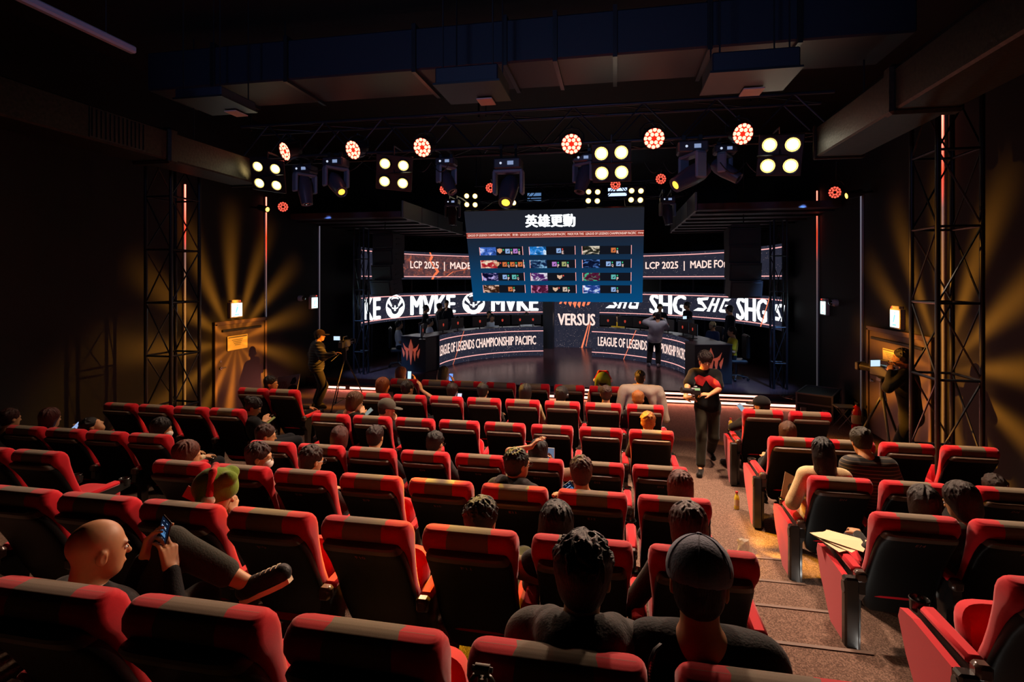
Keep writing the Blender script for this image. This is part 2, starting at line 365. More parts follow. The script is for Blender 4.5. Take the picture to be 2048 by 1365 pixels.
        for i in range(int(tuft*(1.8 if hair=='spiky' else 1))):
            th=rnd.uniform(0,2*PI); ph=rnd.uniform(.15,1.35) if hair!='spiky' else rnd.uniform(.0,1.5)
            d0=Vector((math.sin(th)*math.sin(ph),math.cos(th)*math.sin(ph)*.95-.1,math.cos(ph)))
            b0=Vector((0,-.02,.035))+Vector((d0.x*.083,d0.y*.10,d0.z*.09))
            tg=Vector((-d0.y,d0.x,0))*rnd.uniform(-.9,.9)+Vector((d0.x,d0.y,0))*.3+Vector((.25,.35,0))*(hair=='spiky')+Vector((rnd.uniform(-.4,.4),rnd.uniform(-.4,.4),-.45 if hair!='spiky' else rnd.uniform(-.25,.25)))
            ln=rnd.uniform(.02,.035); b1=b0+d0*(.009 if hair!='spiky' else .010)+tg.normalized()*ln*(1 if hair!='spiky' else .6)
            if b1.y>.06 and b1.z<.04: continue
            Hh.append(cap(M@b0,M@b1,.0085,.002,.005))
        Hh+=[ell(M,(0,.100+big,-.035-fringe),(.066,.062,.082),.012,True)]
        if hair in('short','spiky','bun'): Hh+=[ell(M,(-.092,.012,-.03),(.03,.032,.04),.01,True),ell(M,(.092,.012,-.03),(.03,.032,.04),.01,True)]
        if hair!='long': Hh+=[pln(hp(0,0,-.105 if hair!='bob' else -.13),(M.to_3x3()@Vector((0,0,-1))))]
        sdf_mesh(Hh,max(.0045,h*.62),'hair',hm,t,noise=(.0012,130))
    if face:
        for sg in(-1,1):
            mb=MB(); mb.lathe([(0.0001,-.0105),(.006,-.009),(.0105,0),(.006,.009),(.0001,.0105)],10,T(*hp(.031*sg,.0775,.001)))
            eo=mb.build('eye',mat('eye_white',(.7,.68,.66),.2),t,True,world=True)
            mb=MB(); mb.lathe([(0.0001,-.006),(.0045,-.003),(.005,.0),(.0001,.003)],10,M@T(.031*sg,.0865,.001)@R(PI/2,'X')); mb.build('iris',mat('iris',(.01,.006,.004),.1),t,True,world=True)
            mb=MB(); mb.box((.031*sg,.0865,.023),(.032,.005,.005),M,.001); mb.build('eyebrow',hm,t,world=True)
        mb=MB(); mb.box((0,.0935,-.0565),(.032,.004,.0028),M,.001); mb.build('mouth',mat('lip',lin((.45,.2,.18)),.5),t,world=True)
    if 'glasses' in acc:
        mb=MB()
        for sg in(-1,1):
            mb.tube([hp(.033*sg+.024*math.cos(a),.104,.002+.019*math.sin(a)) for a in np.linspace(0,2*PI,17)],.0018,5)
            mb.tube([hp(.057*sg,.102,.006),hp(.078*sg,.05,.008),hp(.082*sg,-.01,.002)],.0018,5)
        mb.tube([hp(-.01,.105,.004),hp(.01,.105,.004)],.0018,5); mb.build('glasses',mat('spectacle_frame',(.02,.015,.015),.25),t,world=True)
    if 'mask' in acc: sdf_mesh([ell(M,(0,.06,-.05),(.062,.056,.047),.01),pln(hp(0,.03,0),(M.to_3x3()@Vector((0,-1,0))))],.007,'face_mask',mat('mask_cloth',lin((.85,.8,.76)),.8),t)
    if 'headset' in acc:
        mb=MB(); mb.tube([hp(.094*math.cos(a),-.01,.03+.105*math.sin(a)) for a in np.linspace(0,PI,13)],.008,6)
        mb.build('headband',mat('black_plastic',(.012,.012,.014),.4),t,True,world=True)
        for sg in(-1,1):
            mb=MB(); mb.cyl((.078*sg,-.01,-.005),(.105*sg,-.01,-.005),.036,.032,14,M); mb.build('ear_cup',mat('black_plastic',(.012,.012,.014),.4),t,True,world=True)
        mb=MB(); mb.tube([hp(-.095,0,-.02),hp(-.08,.07,-.06),hp(-.03,.105,-.07)],.004,5); mb.build('microphone_boom',mat('black_plastic',(.012,.012,.014),.4),t,world=True)
    for a in acc:
        if isinstance(a,tuple) and a[0]=='cap':
            tilt=M@R(a[2],'Z'); q=lambda x,y,z: tilt@Vector((x,y,z))
            if a[3]=='visor': sdf_mesh([ell(tilt,(0,-.012,.045),(.098,.118,.096),.01),pln(q(0,0,.012),tilt.to_3x3()@Vector((0,0,-1))),ell(tilt,(0,.125,.022),(.078,.085,.0115),.008)],max(.007,h*.7),'cap',clothm(a[1]),t)
            else: sdf_mesh([ell(tilt,(0,-.012,.045),(.100,.118,.10),.01),pln(q(0,0,-.01),tilt.to_3x3()@Vector((0,0,-1)))],max(.007,h*.7),'cap',clothm(a[1]),t)
            if h<.009:
                mb=MB(); mb.lathe([(.0001,.147),(.008,.145),(.009,.138)],10,tilt@T(0,-.012,0)); mb.build('cap_button',clothm(a[1]),t,True,world=True)
                mb=MB()
                for kk in range(6):
                    a0=PI/6+kk*PI/3; mb.tube([q(.1005*math.cos(a0)*math.sin(w),-.012+.1185*math.sin(a0)*math.sin(w),.045+.0965*math.cos(w)) for w in np.linspace(.05,1.6,12)],.0016,5)
                mb.build('cap_seam',clothm(tuple(x*.7 for x in a[1])),t,True,world=True)
    return t,M,Lg,A
def seated(label,row,k,px,py,dy=.10,hy=0,hpit=-.1,**kw):
    """seat in row at column k; head seen at pixel px,py; dy head forward of the back's top edge"""
    Y=ROWY[row]; fz=ROWZ[row]; dy=max(dy,.24 if row=='G' else .29); hd=atY(px,py,Y+dy); sx=X0-k*U+.25
    pel=Vector((sx+(hd.x-sx)*.25,Y+.2+.24,fz+.55))
    kw.setdefault('h',.012 if row in 'DE' else (.009 if row in 'FG' else .015))
    L=(hd-pel).length
    if L<.56: pel.z=hd.z-.56*.96   # slouching lower is not possible: lift the hips a little
    pel.z=max(pel.z,fz+.50)
    return person(label,hd,pel,yaw=kw.pop('yaw',hy*.35),hyaw=hy,hpitch=hpit,floor=fz,**kw)
U=.575; X0=.162
ROWY=dict(A=8.845,B=7.644,C=6.366,D=5.154,E=3.921,F=2.668,G=1.476)
ROWZ=dict(A=0,B=0,C=0,D=0,E=.2,F=.45,G=.70)
# ================================================================ SETTING
XL,XR,YB,YF,ZC=-8.0,4.62,-2.6,22.0,6.4
wallM=mat('black_wall_paint',(.0026,.0022,.0020),.75,noise=.25,scale=5,bump=.15)
ceilM=mat('black_ceiling',(.0035,.003,.003),.9,noise=.3,scale=3,bump=.2)
carpM=mat('carpet',lin((.50,.44,.38)),.95,noise=.35,scale=170,bump=.5,spec=.1)
blk=mat('black_plastic',(.012,.012,.014),.4); blkm=mat('black_metal',(.014,.015,.018),.42,metal=.3)
stepM=mat('step_edge',lin((.44,.35,.30)),.7)
def carpet():
    m=mat('carpet_speckled',(.08,.06,.05),.95,bump=.5,scale=170,spec=.1); nt=m.node_tree; b=nt.nodes['Principled BSDF']
    v=nt.nodes.new('ShaderNodeTexVoronoi'); v.inputs['Scale'].default_value=130; r=nt.nodes.new('ShaderNodeValToRGB'); tc=nt.nodes.new('ShaderNodeTexCoord')
    nt.links.new(tc.outputs['Object'],v.inputs['Vector']); nt.links.new(v.outputs['Color'],r.inputs[0])
    el=r.color_ramp.elements; el[0].position=.25; el[0].color=(*lin((.37,.29,.25)),1); el[1].position=.85; el[1].color=(*lin((.55,.44,.38)),1)
    nt.links.new(r.outputs[0],b.inputs['Base Color']); return m
carpM=carpet()
def plane(name,c,d,m):
    mb=MB(); mb.box(c,d); return struct(mb.build(name,m))
plane('wall_left',(XL-.1,(YB+YF)/2,ZC/2),(.2,YF-YB+.4,ZC),wallM); plane('wall_right',(XR+.1,(YB+YF)/2,ZC/2),(.2,YF-YB+.4,ZC),wallM)
plane('wall_back',((XL+XR)/2,YF+.1,ZC/2),(XR-XL,.2,ZC),wallM); plane('wall_rear',((XL+XR)/2,YB-.1,ZC/2),(XR-XL,.2,ZC),wallM)
plane('ceiling',((XL+XR)/2,(YB+YF)/2,ZC+.1),(XR-XL+.4,YF-YB+.4,.2),ceilM)
# floor: flat part, seating tiers, half steps in the aisle
mb=MB(); mb.box(((XL+XR)/2,(5+YF)/2,-.1),(XR-XL,YF-5,.2))
ax0,ax1=.76,1.60
for y0,y1,z in((3.77,5.0,.2),(2.52,3.77,.45),(1.27,2.52,.70),(YB,1.27,.95)):
    mb.box(((XL+ax0)/2,(y0+y1)/2,(z-.2)/2),(ax0-XL,y1-y0,z+.2)); mb.box(((XR+ax1)/2,(y0+y1)/2,(z-.2)/2),(XR-ax1,y1-y0,z+.2))
st=[(5.6,.1),(5.0,.2),(4.4,.325),(3.77,.45),(3.15,.575),(2.52,.70),(1.9,.825),(1.27,.95)]
for i,(y,z) in enumerate(st):
    y1=st[i+1][0] if i+1<len(st) else YB
    mb.box(((ax0+ax1)/2,(y+y1)/2,(z-.2)/2),(ax1-ax0,y-y1,z+.2))
struct(mb.build('floor',carpM))
for i,(y,z) in enumerate(st):
    mb=MB(); mb.box(((ax0+ax1)/2,y-.006,z+.003),(ax1-ax0,.03,.006)); struct(mb.build('trim_%d'%(i+1),stepM))
# stage platform with two steps
stageM=mat('stage_floor',(.072,.030,.034),.24,noise=.25,scale=2.5,bump=.03,spec=.38,stretch=(1,6,1))
STZ=.24; SX0,SX1=-7.6,4.1
mb=MB(); mb.box(((XL+XR)/2,(12.88+YF)/2,.12),(XR-XL-.01,YF-12.88-.01,.24)); s=tag(mb.build('stage_platform',stageM),'low dark stage floor reflecting the screens','stage')
mb=MB(); mb.box(((SX0+SX1)/2,12.76,.06),(SX1-SX0,.24,.12)); tag(mb.build('stage_step',blk),'low black step along the front edge of the stage','step')
# LED lines of the steps
ledw=emat('led_salmon',(1,.42,.30),3.2)
r=thing('led_strip','glowing salmon light line under the front step of the stage','light strip',(-1.6,12.62,0.03),group=None)
mb=MB(); mb.box((-1.6,12.635,.055),(11.2,.016,.075)); mb.build('channel',blk,r,world=True)
[MB().box((a,12.622,.055),(b,.012,.05)).build('light_line',ledw,r,world=True) for a,b in((-7.0,.55),(1.0,5.9),(-6.2,.8))]
r=thing('led_strip','glowing salmon light line along the upper edge of the stage','light strip',(.6,12.865,0.18))
mb=MB(); mb.box((.6,12.872,.18),(5.4,.014,.07)); mb.build('channel',blk,r,world=True)
mb=MB(); mb.box((.9,12.86,.18),(4.6,.012,.042)); mb.build('light_line',ledw,r,world=True)
# side-wall ribs / vertical light profiles
def strip(y,side,label,top,z0=.05):
    x=XL+.03 if side<0 else XR-.03
    r=thing('light_profile',label,'light strip',(x,y,z0)); r_h=top
    mb=MB(); mb.box((x-.012*side*-1,y,z0+(top-z0)/2),(.03,.035,top-z0)); mb.build('profile',mat('pale_profile',(.35,.33,.33),.5),r,world=True)
    m=egrad('profile_glow_and_spill_%d_%d'%(y*10,side),[(0,(.05,.045,.05)),(.45,(.10,.09,.11)),(.66,(.25,.12,.11)),(.8,(2.2,.10,.03)),(1,(4.5,.9,.6))] if y>9.5 and not(side<0 and y>13) and not(side>0 and abs(y-11.25)<.5) else ([(0,(.05,.03,.02)),(.6,(.12,.10,.12)),(1,(.16,.15,.2))] if y>9.5 else [(0,(.3,.12,.02)),(.5,(.5,.2,.05)),(.72,(.3,.15,.13)),(.82,(2.2,.12,.05)),(1,(4.5,.9,.6))]),axis='Z')  # lower grey and amber emission stands in for spotlight falling on the profile
    mb=MB(); mb.box((x+.018*side*-1,y,z0+(top-z0)/2),(.012,.022,top-z0)); mb.build('diffuser',m,r,world=True)
strip(8.8,-1,'light profile on the left wall behind the near truss tower',4.6)
strip(11.2,-1,'tall light profile on left wall beside the door, red at top',4.72)
strip(13.5,-1,'faint light profile on left wall near the stage',4.3)
strip(13.5,1,'light profile on right wall nearest the stage, red at top',4.85)
strip(11.25,1,'dim light profile on right wall left of the right door',4.5)
strip(8.66,1,'bright light profile behind the right truss tower, red at top',5.3)
# doors
def door(name,y0,y1,side,h):
    x=XL if side<0 else XR; s=-side; grp=thing(name,None or 'dark wall door','door',(x,(y0+y1)/2,0)); del grp['label']; del grp['category']; grp['kind']='structure'
    fm=mat('door_frame',lin((.34,.27,.22)),.45); dm=mat('door_leaf',lin((.30,.24,.2)),.55,noise=.1,scale=4)
    mb=MB()
    for yy in(y0,y1): mb.box((x+s*.03,yy,h/2),(.08,.07,h),None,.008)
    mb.box((x+s*.03,(y0+y1)/2,h),(.08,y1-y0+.07,.08),None,.008); mb.build('door_frame',fm,grp,world=True)
    mb=MB(); mb.box((x+s*.02,(y0+y1)/2,h/2),(.04,y1-y0-.07,h-.05)); lf=mb.build('door_leaf',dm,grp,world=True)
    mb=MB(); mb.box((x+s*.06,(y0+y1)/2,h-.16),(.05,y1-y0-.35,.05),None,.01); mb.build('closer_bar',blkm,grp,world=True)
    st_=mat('steel',(.5,.5,.5),.3,metal=1)
    mb=MB(); yy=y0+.14 if side<0 else y1-.14
    mb.cyl((x+s*.03,yy,.98),(x+s*.07,yy,.98),.03,n=14); mb.cyl((x+s*.07,yy,.98),(x+s*.07,yy+.13*(1 if side<0 else -1),.98),.011); mb.cyl((x+s*.03,yy,1.12),(x+s*.055,yy,1.12),.022,n=14); mb.build('door_handle',st_,grp,world=True)
    return grp
dl0=atX(427,700,XL).y; dl1=atX(527,700,XL).y
door('door_1',dl0,dl1,-1,1.90); dr0=atX(1742,700,XR).y
door('door_2',dr0-2.0,dr0,1,1.92)
# notices on the doors
def notice(x,y,z,w,h,s,label,col):
    r=thing('notice',label,'sign',(x,y,z-h/2)); fn=lambda u,v:(x+s*.012,y+(u-.5)*w*(s if s>0 else -1)*1,z+(v-.5)*h)
    mb=MB(); mb.box((x+s*.004,y,z),(.008,w,h)); mb.build('paper',mat('notice_paper',col,.7),r,world=True)
    mb=MB(); 
    for k in range(4): quad_map(mb,fn,.2+.05*k,.75-.04*k,.68-.12*k,.72-.12*k)
    quad_map(mb,fn,.03,.97,.86,.95); mb.build('printed_lines',mat('print_grey',(.12,.11,.1),.7),r,world=True)
q=atX(475,685,XL+.06); notice(q.x,q.y,q.z,.62,.30,1,'pale framed notice on the left door',lin((.80,.74,.55)))
q=atX(1781,713,XR-.06); notice(q.x,q.y,q.z,.5,.22,-1,'pale notice on the right door behind the operator',lin((.6,.58,.55)))
# exit signs: lit boxes
exM=emat('exit_face',(.62,1,1),2.6)
def exit_sign(px,py,side,w,h,label):
    q=atX(px,py,(XL if side<0 else XR)-side*.06); s=-side
    r=thing('exit_sign',label,'sign',(q.x,q.y,q.z-h/2))
    mb=MB(); mb.box((q.x-s*.02,q.y,q.z),(.08,w+.03,h+.03),None,.008); mb.box((q.x-s*.02,q.y,q.z+h/2+.035),(.07,w*.8,.05),None,.006); mb.build('housing',mat('sign_housing',(.45,.42,.40),.5),r,world=True)
    mb=MB(); mb.box((q.x+s*.022,q.y,q.z),(.006,w-.02,h-.02)); mb.build('lit_face',exM,r,world=True)
    fn=lambda u,v:(q.x+s*.027,q.y+(u-.5)*w*s*-1*-1*(1 if s>0 else 1),q.z+(v-.5)*h)
    mb=MB(); poly_map(mb,fn,[(.35,.3),(.45,.3),(.55,.5),(.62,.7),(.5,.75),(.42,.55)]); poly_map(mb,fn,[(.5,.78),(.58,.78),(.6,.86),(.5,.87)]); quad_map(mb,fn,.3,.7,.12,.2); mb.build('running_figure',emat('exit_green',(.25,.75,.65),1.6),r,world=True)
    mb=MB(); mb.box((q.x+s*.025,q.y+.3*w,q.z+h/2+.035),(.01,.02,.02)); mb.build('indicator',emat('red_dot',(1,.05,.03),3),r,world=True)
    l=bpy.data.lights.new('exit_glow','AREA'); l.energy=2.2; l.color=(.65,.95,1); l.size=.28; lo=bpy.data.objects.new('exit_glow',l); COL.objects.link(lo); lo.location=(q.x+s*.05,q.y,q.z); lo.rotation_euler=(0,-s*PI/2,0)
    return q
e1=exit_sign(472,620,-1,.34,.30,'bright white exit sign above the left door')
exit_sign(628,606,-1,.30,.30,'bright white exit sign on left wall nearer the stage')
e3=exit_sign(1792,638,1,.30,.30,'bright white exit sign above the right door')
exit_sign(1648,616,1,.30,.30,'bright white exit sign on right wall nearer the stage')
def dome(px,py,side,label):
    q=atX(px,py,XL if side<0 else XR); s=-side; r=thing('security_camera',label,'camera',(q.x,q.y,q.z-.07)); 
    mb=MB(); mb.lathe([(.001,.0),(.07,0),(.075,.06),(.06,.12)],18,T(q.x,q.y,q.z)@R(s*PI/2,'Y')); mb.build('housing',mat('white_plastic',(.6,.6,.62),.4),r,True,world=True)
    mb=MB(); mb.lathe([(.058,.11),(.05,.15),(.03,.17),(.001,.178)],18,T(q.x,q.y,q.z)@R(s*PI/2,'Y')); mb.build('dome_lens',mat('dark_dome',(.01,.01,.012),.08),r,True,world=True)
dome(598,597,-1,'small round wall camera left of the far exit sign'); dome(1675,606,1,'small white wall camera right of the far exit sign')
# ducts and ceiling gear
ductM=mat('duct_metal',lin((.15,.135,.11)),.5,metal=.55,noise=.5,scale=26,bump=.35); navyM=mat('navy_duct',lin((.07,.095,.15)),.6,noise=.08,scale=30)
def side_duct(x,label,y0,y1,z,w=.55,h=.40,louver=True,sg=1,ym=6.3):
    r=thing('air_duct',label,'duct',(x,y0,z)); mb=MB(); mb.box((x+sg*w/2,(y0+y1)/2,z+h/2),(w,y1-y0,h),None,.02); mb.build('duct_body',ductM,r,world=True)
    mb=MB(); mb.box((x+sg*w/2,ym,z+h/2),(w+.08,.16,h+.08),None,.03); mb.build('flange',ductM,r,world=True); mb=MB(); mb.box((x+sg*w/2,y1-.03,z+h/2),(w+.06,.06,h+.06),None,.015); mb.build('flange',ductM,r,world=True)
    if sg<0:
        mb=MB(); mb.box((x+.004,5.5,z+h/2),(.01,.74,h*.86)); lv=mb.build('grille_frame',blkm,r,world=True)
        mb=MB()
        for i in range(13): mb.box((x+.014,5.16+i*.057,z+h/2),(.014,.012,h*.8))
        mb.build('louvre',ductM,lv,world=True)
def hang(r,pts,z):
    for x,y in pts: MB().cyl((x,y,z),(x,y,ZC-.002),.01,n=6).build('hanger_rod',blkm,r,world=True)
_sd=side_duct
def side_duct(x,label,*a,sg=1,**k):
    _sd(x,label,*a,sg=sg,**k); r=[o for o in COL.objects if o.get('label')==label][0]; hang(r,[(x+sg*.28,2.5),(x+sg*.28,7.0)],4.82)
side_duct(-5.9,'long metal air duct under the ceiling on the left',1.5,8.2,4.42,sg=-1)
side_duct(2.6,'long metal air duct under the ceiling on the right',1.5,7.75,4.42,sg=1,ym=5.75)
r=thing('air_duct','wide dark blue duct crossing the ceiling above the seats','duct',(-1.6,6.3,5.4))
mb=MB(); mb.box((-1.6,6.75,5.66),(9.4,.9,.52),None,.02); mb.build('duct_body',navyM,r,world=True)
for px in(425,572,828,1010,1110,1230,1420,1600):
    q=atY(px,110,6.28); mb=MB(); mb.box((q.x,6.75,5.66),(.05,.98,.60)); mb.build('flange',blkm,r,world=True)
hang([o for o in COL.objects if o.get('label')=='wide dark blue duct crossing the ceiling above the seats'][0],[(-4.5,6.75),(1.3,6.75)],5.92)
def ceil_unit(px,py,Y,w,h,d,label):
    q=atY(px,py,Y); r=thing('projector_box',label,'ceiling unit',(q.x,Y,q.z-h/2)); mb=MB(); mb.box((q.x,Y+d/2,q.z),(w,d,h),None,.012); mb.build('casing',navyM,r,world=True)
    mb=MB(); mb.box((q.x,Y+d/2,q.z-h/2-.004),(w*1.06,d*1.04,.02)); mb.build('bottom_plate',blkm,r,world=True)
    mb=MB(); mb.box((q.x+w*.12,Y+d*.9,q.z-h/2-.03),(w*.26,.22,.012),T(0,0,0)); mb.build('vent_flap',mat('vent_flap',lin((.75,.62,.6)),.6),r,world=True)
    mb=MB(); 
    for sx in(-.4,.4):
        for dy in(.1,.9): mb.cyl((q.x+w*sx,Y+d*dy,q.z+h/2),(q.x+w*sx,Y+d*dy,ZC),.008,n=6)
    mb.build('hanger_rod',blkm,r,world=True)
ceil_unit(932,147,5.2,.65,.165,.6,'dark blue ceiling unit hanging left of centre in front of the truss')
ceil_unit(395,184,5.3,.6,.11,.6,'dark ceiling unit hanging at the left above the truss')
ceil_unit(1512,118,5.2,.75,.18,.6,'dark ceiling unit hanging at the right above the truss')
r=thing('tube_light','unlit grey linear tube light hanging top left','lamp',(-4.2,3.2,4.82)); mb=MB(); mb.box((-4.2,3.02,4.85),(.07,2.1,.065),None,.015); mb.build('tube_housing',mat('pale_aluminium',lin((.62,.62,.7)),.5,spec=.6),r,world=True)
mb=MB(); mb.cyl((-4.2,3.8,4.88),(-4.2,3.8,ZC),.004,n=5); mb.cyl((-4.2,2.3,4.88),(-4.2,2.3,ZC),.004,n=5); mb.build('hanging_wire',blkm,r,world=True)
# stage side soffits
soffM=mat('soffit',lin((.26,.22,.27)),.6,noise=.12,scale=6); fasM=mat('soffit_fascia',lin((.42,.44,.43)),.5,metal=.2)
def soffit(x0,x1,label):
    r=thing('soffit',label,'ceiling panel',((x0+x1)/2,14,4.3)); mb=MB()
    mb.box(((x0+x1)/2,15.2,4.38),(abs(x1-x0)-.02,6.0,.14)); mb.build('soffit_panel',soffM,r,world=True)
    mb=MB()
    for i in range(7): mb.box(((x0+x1)/2,12.6+i*.85,4.29),(abs(x1-x0)-.04,.05,.05))
    mb.build('soffit_rib',blkm,r,world=True)
    s=1 if x1>x0 else -1
    for j in range(4): mb=MB(); mb.box((x0-s*.02,12.86+j*1.3,4.5),(.05,1.26,.42),None,.01); f=mb.build('fascia',fasM,r,world=True)
soffit(1.75,XR,'grey panelled soffit on the right of the stage'); soffit(-5.05,XL,'grey panelled soffit on the left of the stage')
# ================================================================ SEATS
redM=mat('red_seat_fabric',lin((.77,.015,.10)),.85,noise=.10,scale=420,bump=.06,spec=.25,sheen=.3)
greyM=mat('grey_seat_fabric',lin((.45,.39,.31)),.85,noise=.12,scale=420,bump=.06,spec=.25,sheen=.25)
shellM=mat('seat_shell',lin((.05,.04,.036)),.5,spec=.12,bump=.06,scale=150); rimHiM=mat('shell_rim_highlight',lin((.33,.26,.21)),.45,spec=.4); glossM=mat('gloss_black',(.02,.018,.017),.22,spec=.6)  # brown rim tone also carries the lip's lit highlight, put into its colour
numM=mat('seat_number_print',lin((.62,.30,.26)),.6)
def rrect(hw,y0,y1,z,n=28,p=3.2,lean=0):
    yc=(y0+y1)/2;hy=(y1-y0)/2; out=[]
    for i in range(n):
        a=2*PI*i/n; c,s=math.cos(a),math.sin(a); x=hw*math.copysign(abs(c)**(2/p),c); y=hy*math.copysign(abs(s)**(2/p),s); out.append((x,yc+y,z+lean*y))
    return out
# centre line of the back: (z, yc, half width, half thickness)
BACK=[(.36,.13,.205,.02),(.38,.125,.22,.045),(.46,.095,.226,.055),(.56,.05,.222,.055),(.66,.0,.222,.055),(.76,-.045,.228,.055),(.85,-.085,.238,.055),(.92,-.120,.246,.062),(.955,-.140,.25,.072),(.995,-.155,.252,.078),(1.03,-.163,.250,.072),(1.055,-.168,.245,.056),(1.068,-.170,.238,.036),(1.073,-.171,.228,.016),(1.0745,-.171,.22,.0008)]
def rr2(hw,yc,ht,z,rc=.03):
    rc=min(rc,ht*.95,hw*.5); P=[]
    for cx,cy,a0 in((hw-rc,ht-rc,0),(-hw+rc,ht-rc,90),(-hw+rc,-ht+rc,180),(hw-rc,-ht+rc,270)):
        for i in range(6):
            a=math.radians(a0+18*i); P.append((cx+rc*math.cos(a),cy+rc*math.sin(a)))
        if a0==0: P+=[(hw*f,ht) for f in(.72,.50,.44,.38,.2,0,-.2,-.38,-.44,-.50,-.72)]
        if a0==180: P+=[(-hw*f,-ht) for f in(.72,.50,.44,.38,.2,0,-.2,-.38,-.44,-.50,-.72)]
    return [(x,yc+y,z) for x,y in P]
def make_seat(folded):
    t=thing('cinema_seat','seat','seat')
    mb=MB(); secs=[]
    for a,b in zip(BACK,BACK[1:]):
        for q in range(3): f=q/3; secs.append(rr2(a[2]+(b[2]-a[2])*f,a[1]+(b[1]-a[1])*f,a[3]+(b[3]-a[3])*f,a[0]+(b[0]-a[0])*f,.045))
    secs.append(rr2(BACK[-1][2],BACK[-1][1],BACK[-1][3],BACK[-1][0],.045)); mb.loft(secs)
    for k,f in enumerate(mb.f):
        xs=[mb.v[i][0] for i in f]; zs=[mb.v[i][2] for i in f]; x=sum(xs)/len(xs); z=sum(zs)/len(zs)
        mb.m[k]=1 if abs(x)<.112 and z>.5 else 0
    # finer grey band on top via more sections
    mb.build('backrest',[redM,greyM],t,True)
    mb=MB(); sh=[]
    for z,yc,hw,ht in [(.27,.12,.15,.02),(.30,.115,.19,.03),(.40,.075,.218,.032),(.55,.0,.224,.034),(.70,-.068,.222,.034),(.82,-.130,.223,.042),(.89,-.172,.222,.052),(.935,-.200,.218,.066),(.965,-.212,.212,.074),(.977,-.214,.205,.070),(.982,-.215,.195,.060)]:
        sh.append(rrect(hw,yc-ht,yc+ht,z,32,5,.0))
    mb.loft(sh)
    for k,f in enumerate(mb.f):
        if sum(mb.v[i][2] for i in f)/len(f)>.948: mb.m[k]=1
    mb.build('back_shell',[shellM,rimHiM],t,True)
    Mf=T(0,.20,.42)@R(1.28,'X')@T(0,-.14,-.40) if folded else T(0,.06,0)@R(.06,'X')
    mb=MB(); mb.loft([rrect(.222-(i==3)*.02-(i==0)*.01,.0,.46-(i==3)*.03,z,32,5,-.0) for i,z in enumerate((.40,.43,.49,.515))],M=Mf); mb.build('seat_cushion',redM,t,True)
    mb=MB(); mb.box((0,.23,.385),(.38,.40,.05),Mf,.02); mb.build('seat_pan',shellM,t)
    return t
def make_arm(t,x,full=True):
    mb=MB(); prof=[(-.02,.0),(.06,.0),(.07,.30),(.10,.50),(.46,.54),(.47,.60),(-.09,.60),(-.10,.48),(-.03,.40)]
    mb.prism(prof,Matrix(((0,0,1,x-.028),(1,0,0,0),(0,1,0,0),(0,0,0,1))),.056); a=mb.build('armrest',glossM,t)
    mb=MB(); mb.box((x,.15,.615),(.078,.40,.045),None,.016); mb.build('arm_pad',redM,a,True)
    mb=MB(); mb.box((x,-.085,.60),(.074,.07,.075),None,.016); mb.build('end_cap',mat('bronze_gloss',lin((.30,.22,.19)),.25,spec=.7),a,True)
    mb=MB(); mb.lathe([(.030,-.06),(.043,-.055),(.046,.0),(.050,.004),(.046,.008),(.040,.0),(.036,-.045),(.001,-.048)],20,T(x,.42,.625)); mb.build('cup_holder',glossM,a,True)
    return a
def end_panel(t,x,light=False):
    prof=[(-.05,.0),(.06,.0),(.20,.16),(.36,.36),(.44,.52),(.42,.58),(.30,.595),(-.04,.58)]
    Mx=Matrix(((0,0,1,x-.03),(1,0,0,0),(0,1,0,0),(0,0,0,1)))
    mb=MB(); mb.prism([(y*1.0+(.0 if y>0 else .0),z*.97+.01) for y,z in prof],Matrix(((0,0,1,x-.065),(1,0,0,0),(0,1,0,0),(0,0,0,1))),.04)
    p=mb.build('side_panel',redM,t)
    mb=MB(); mb.box((x-.03,-.085,.30),(.09,.07,.58),None,.012); mb.build('panel_post',glossM,p)
    mb=MB(); mb.lathe([(.001,0),(.028,0),(.028,.004),(.001,.004)],18,T(x-.075,-.085,.52)@R(-PI/2,'Y')@Matrix.Scale(1.6,4,(1,0,0))); mb.build('row_letter_badge',mat('badge',lin((.35,.3,.28)),.5),p)
    if light:
        mb=MB(); mb.box((x+.075,-.19,.05),(.04,.13,.03),None,.006); mb.build('aisle_light',emat('aisle_lamp',(1,.97,.9),14),p)
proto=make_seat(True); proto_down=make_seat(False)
SEATS={}
TAKEN={('G',1),('G',0),('G',3),('F',0),('F',1),('F',2),('F',5),('E',0),('E',1),('E',2),('E',5),('E',6),('E',7),('E',-2.63),('E',-3.65),('E',9.57),('D',2),('D',4),('D',5),('D',6),('D',7),('D',9.66),('D',10.66),('D',11.64),('D',12.64),('D',-2.66),('D',-3.67),('D',-4.9),
  ('C',0),('C',6),('C',7),('C',-2.63),('B',0),('B',1),('B',2),('B',3),('B',4),('B',5),('B',6),('B',7),('B',9.64),('B',-2.65),('A',0),('A',1),('A',5),('A',6)}
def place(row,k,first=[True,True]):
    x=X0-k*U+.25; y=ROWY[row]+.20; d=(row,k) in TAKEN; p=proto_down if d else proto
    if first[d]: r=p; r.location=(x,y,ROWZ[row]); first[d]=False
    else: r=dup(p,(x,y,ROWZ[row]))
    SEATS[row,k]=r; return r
centre={r:list(range(8)) for r in 'BCDEF'}; centre['A']=list(range(0,8)); centre['G']=[0,1,2,3,4]
ordn=['first','second','third','fourth','fifth','sixth','seventh','eighth','ninth']
rown=dict(A='front row',B='second row',C='third row',D='fourth row',E='fifth row',F='sixth row',G='nearest row')
for row,ks in centre.items():
    for k in ks: place(row,k)
left={'B':[9.64,10.6],'C':[9.63,10.6,11.58,12.58],'D':[9.66,10.66,11.64,12.64],'E':[9.57,10.57],'F':[]}
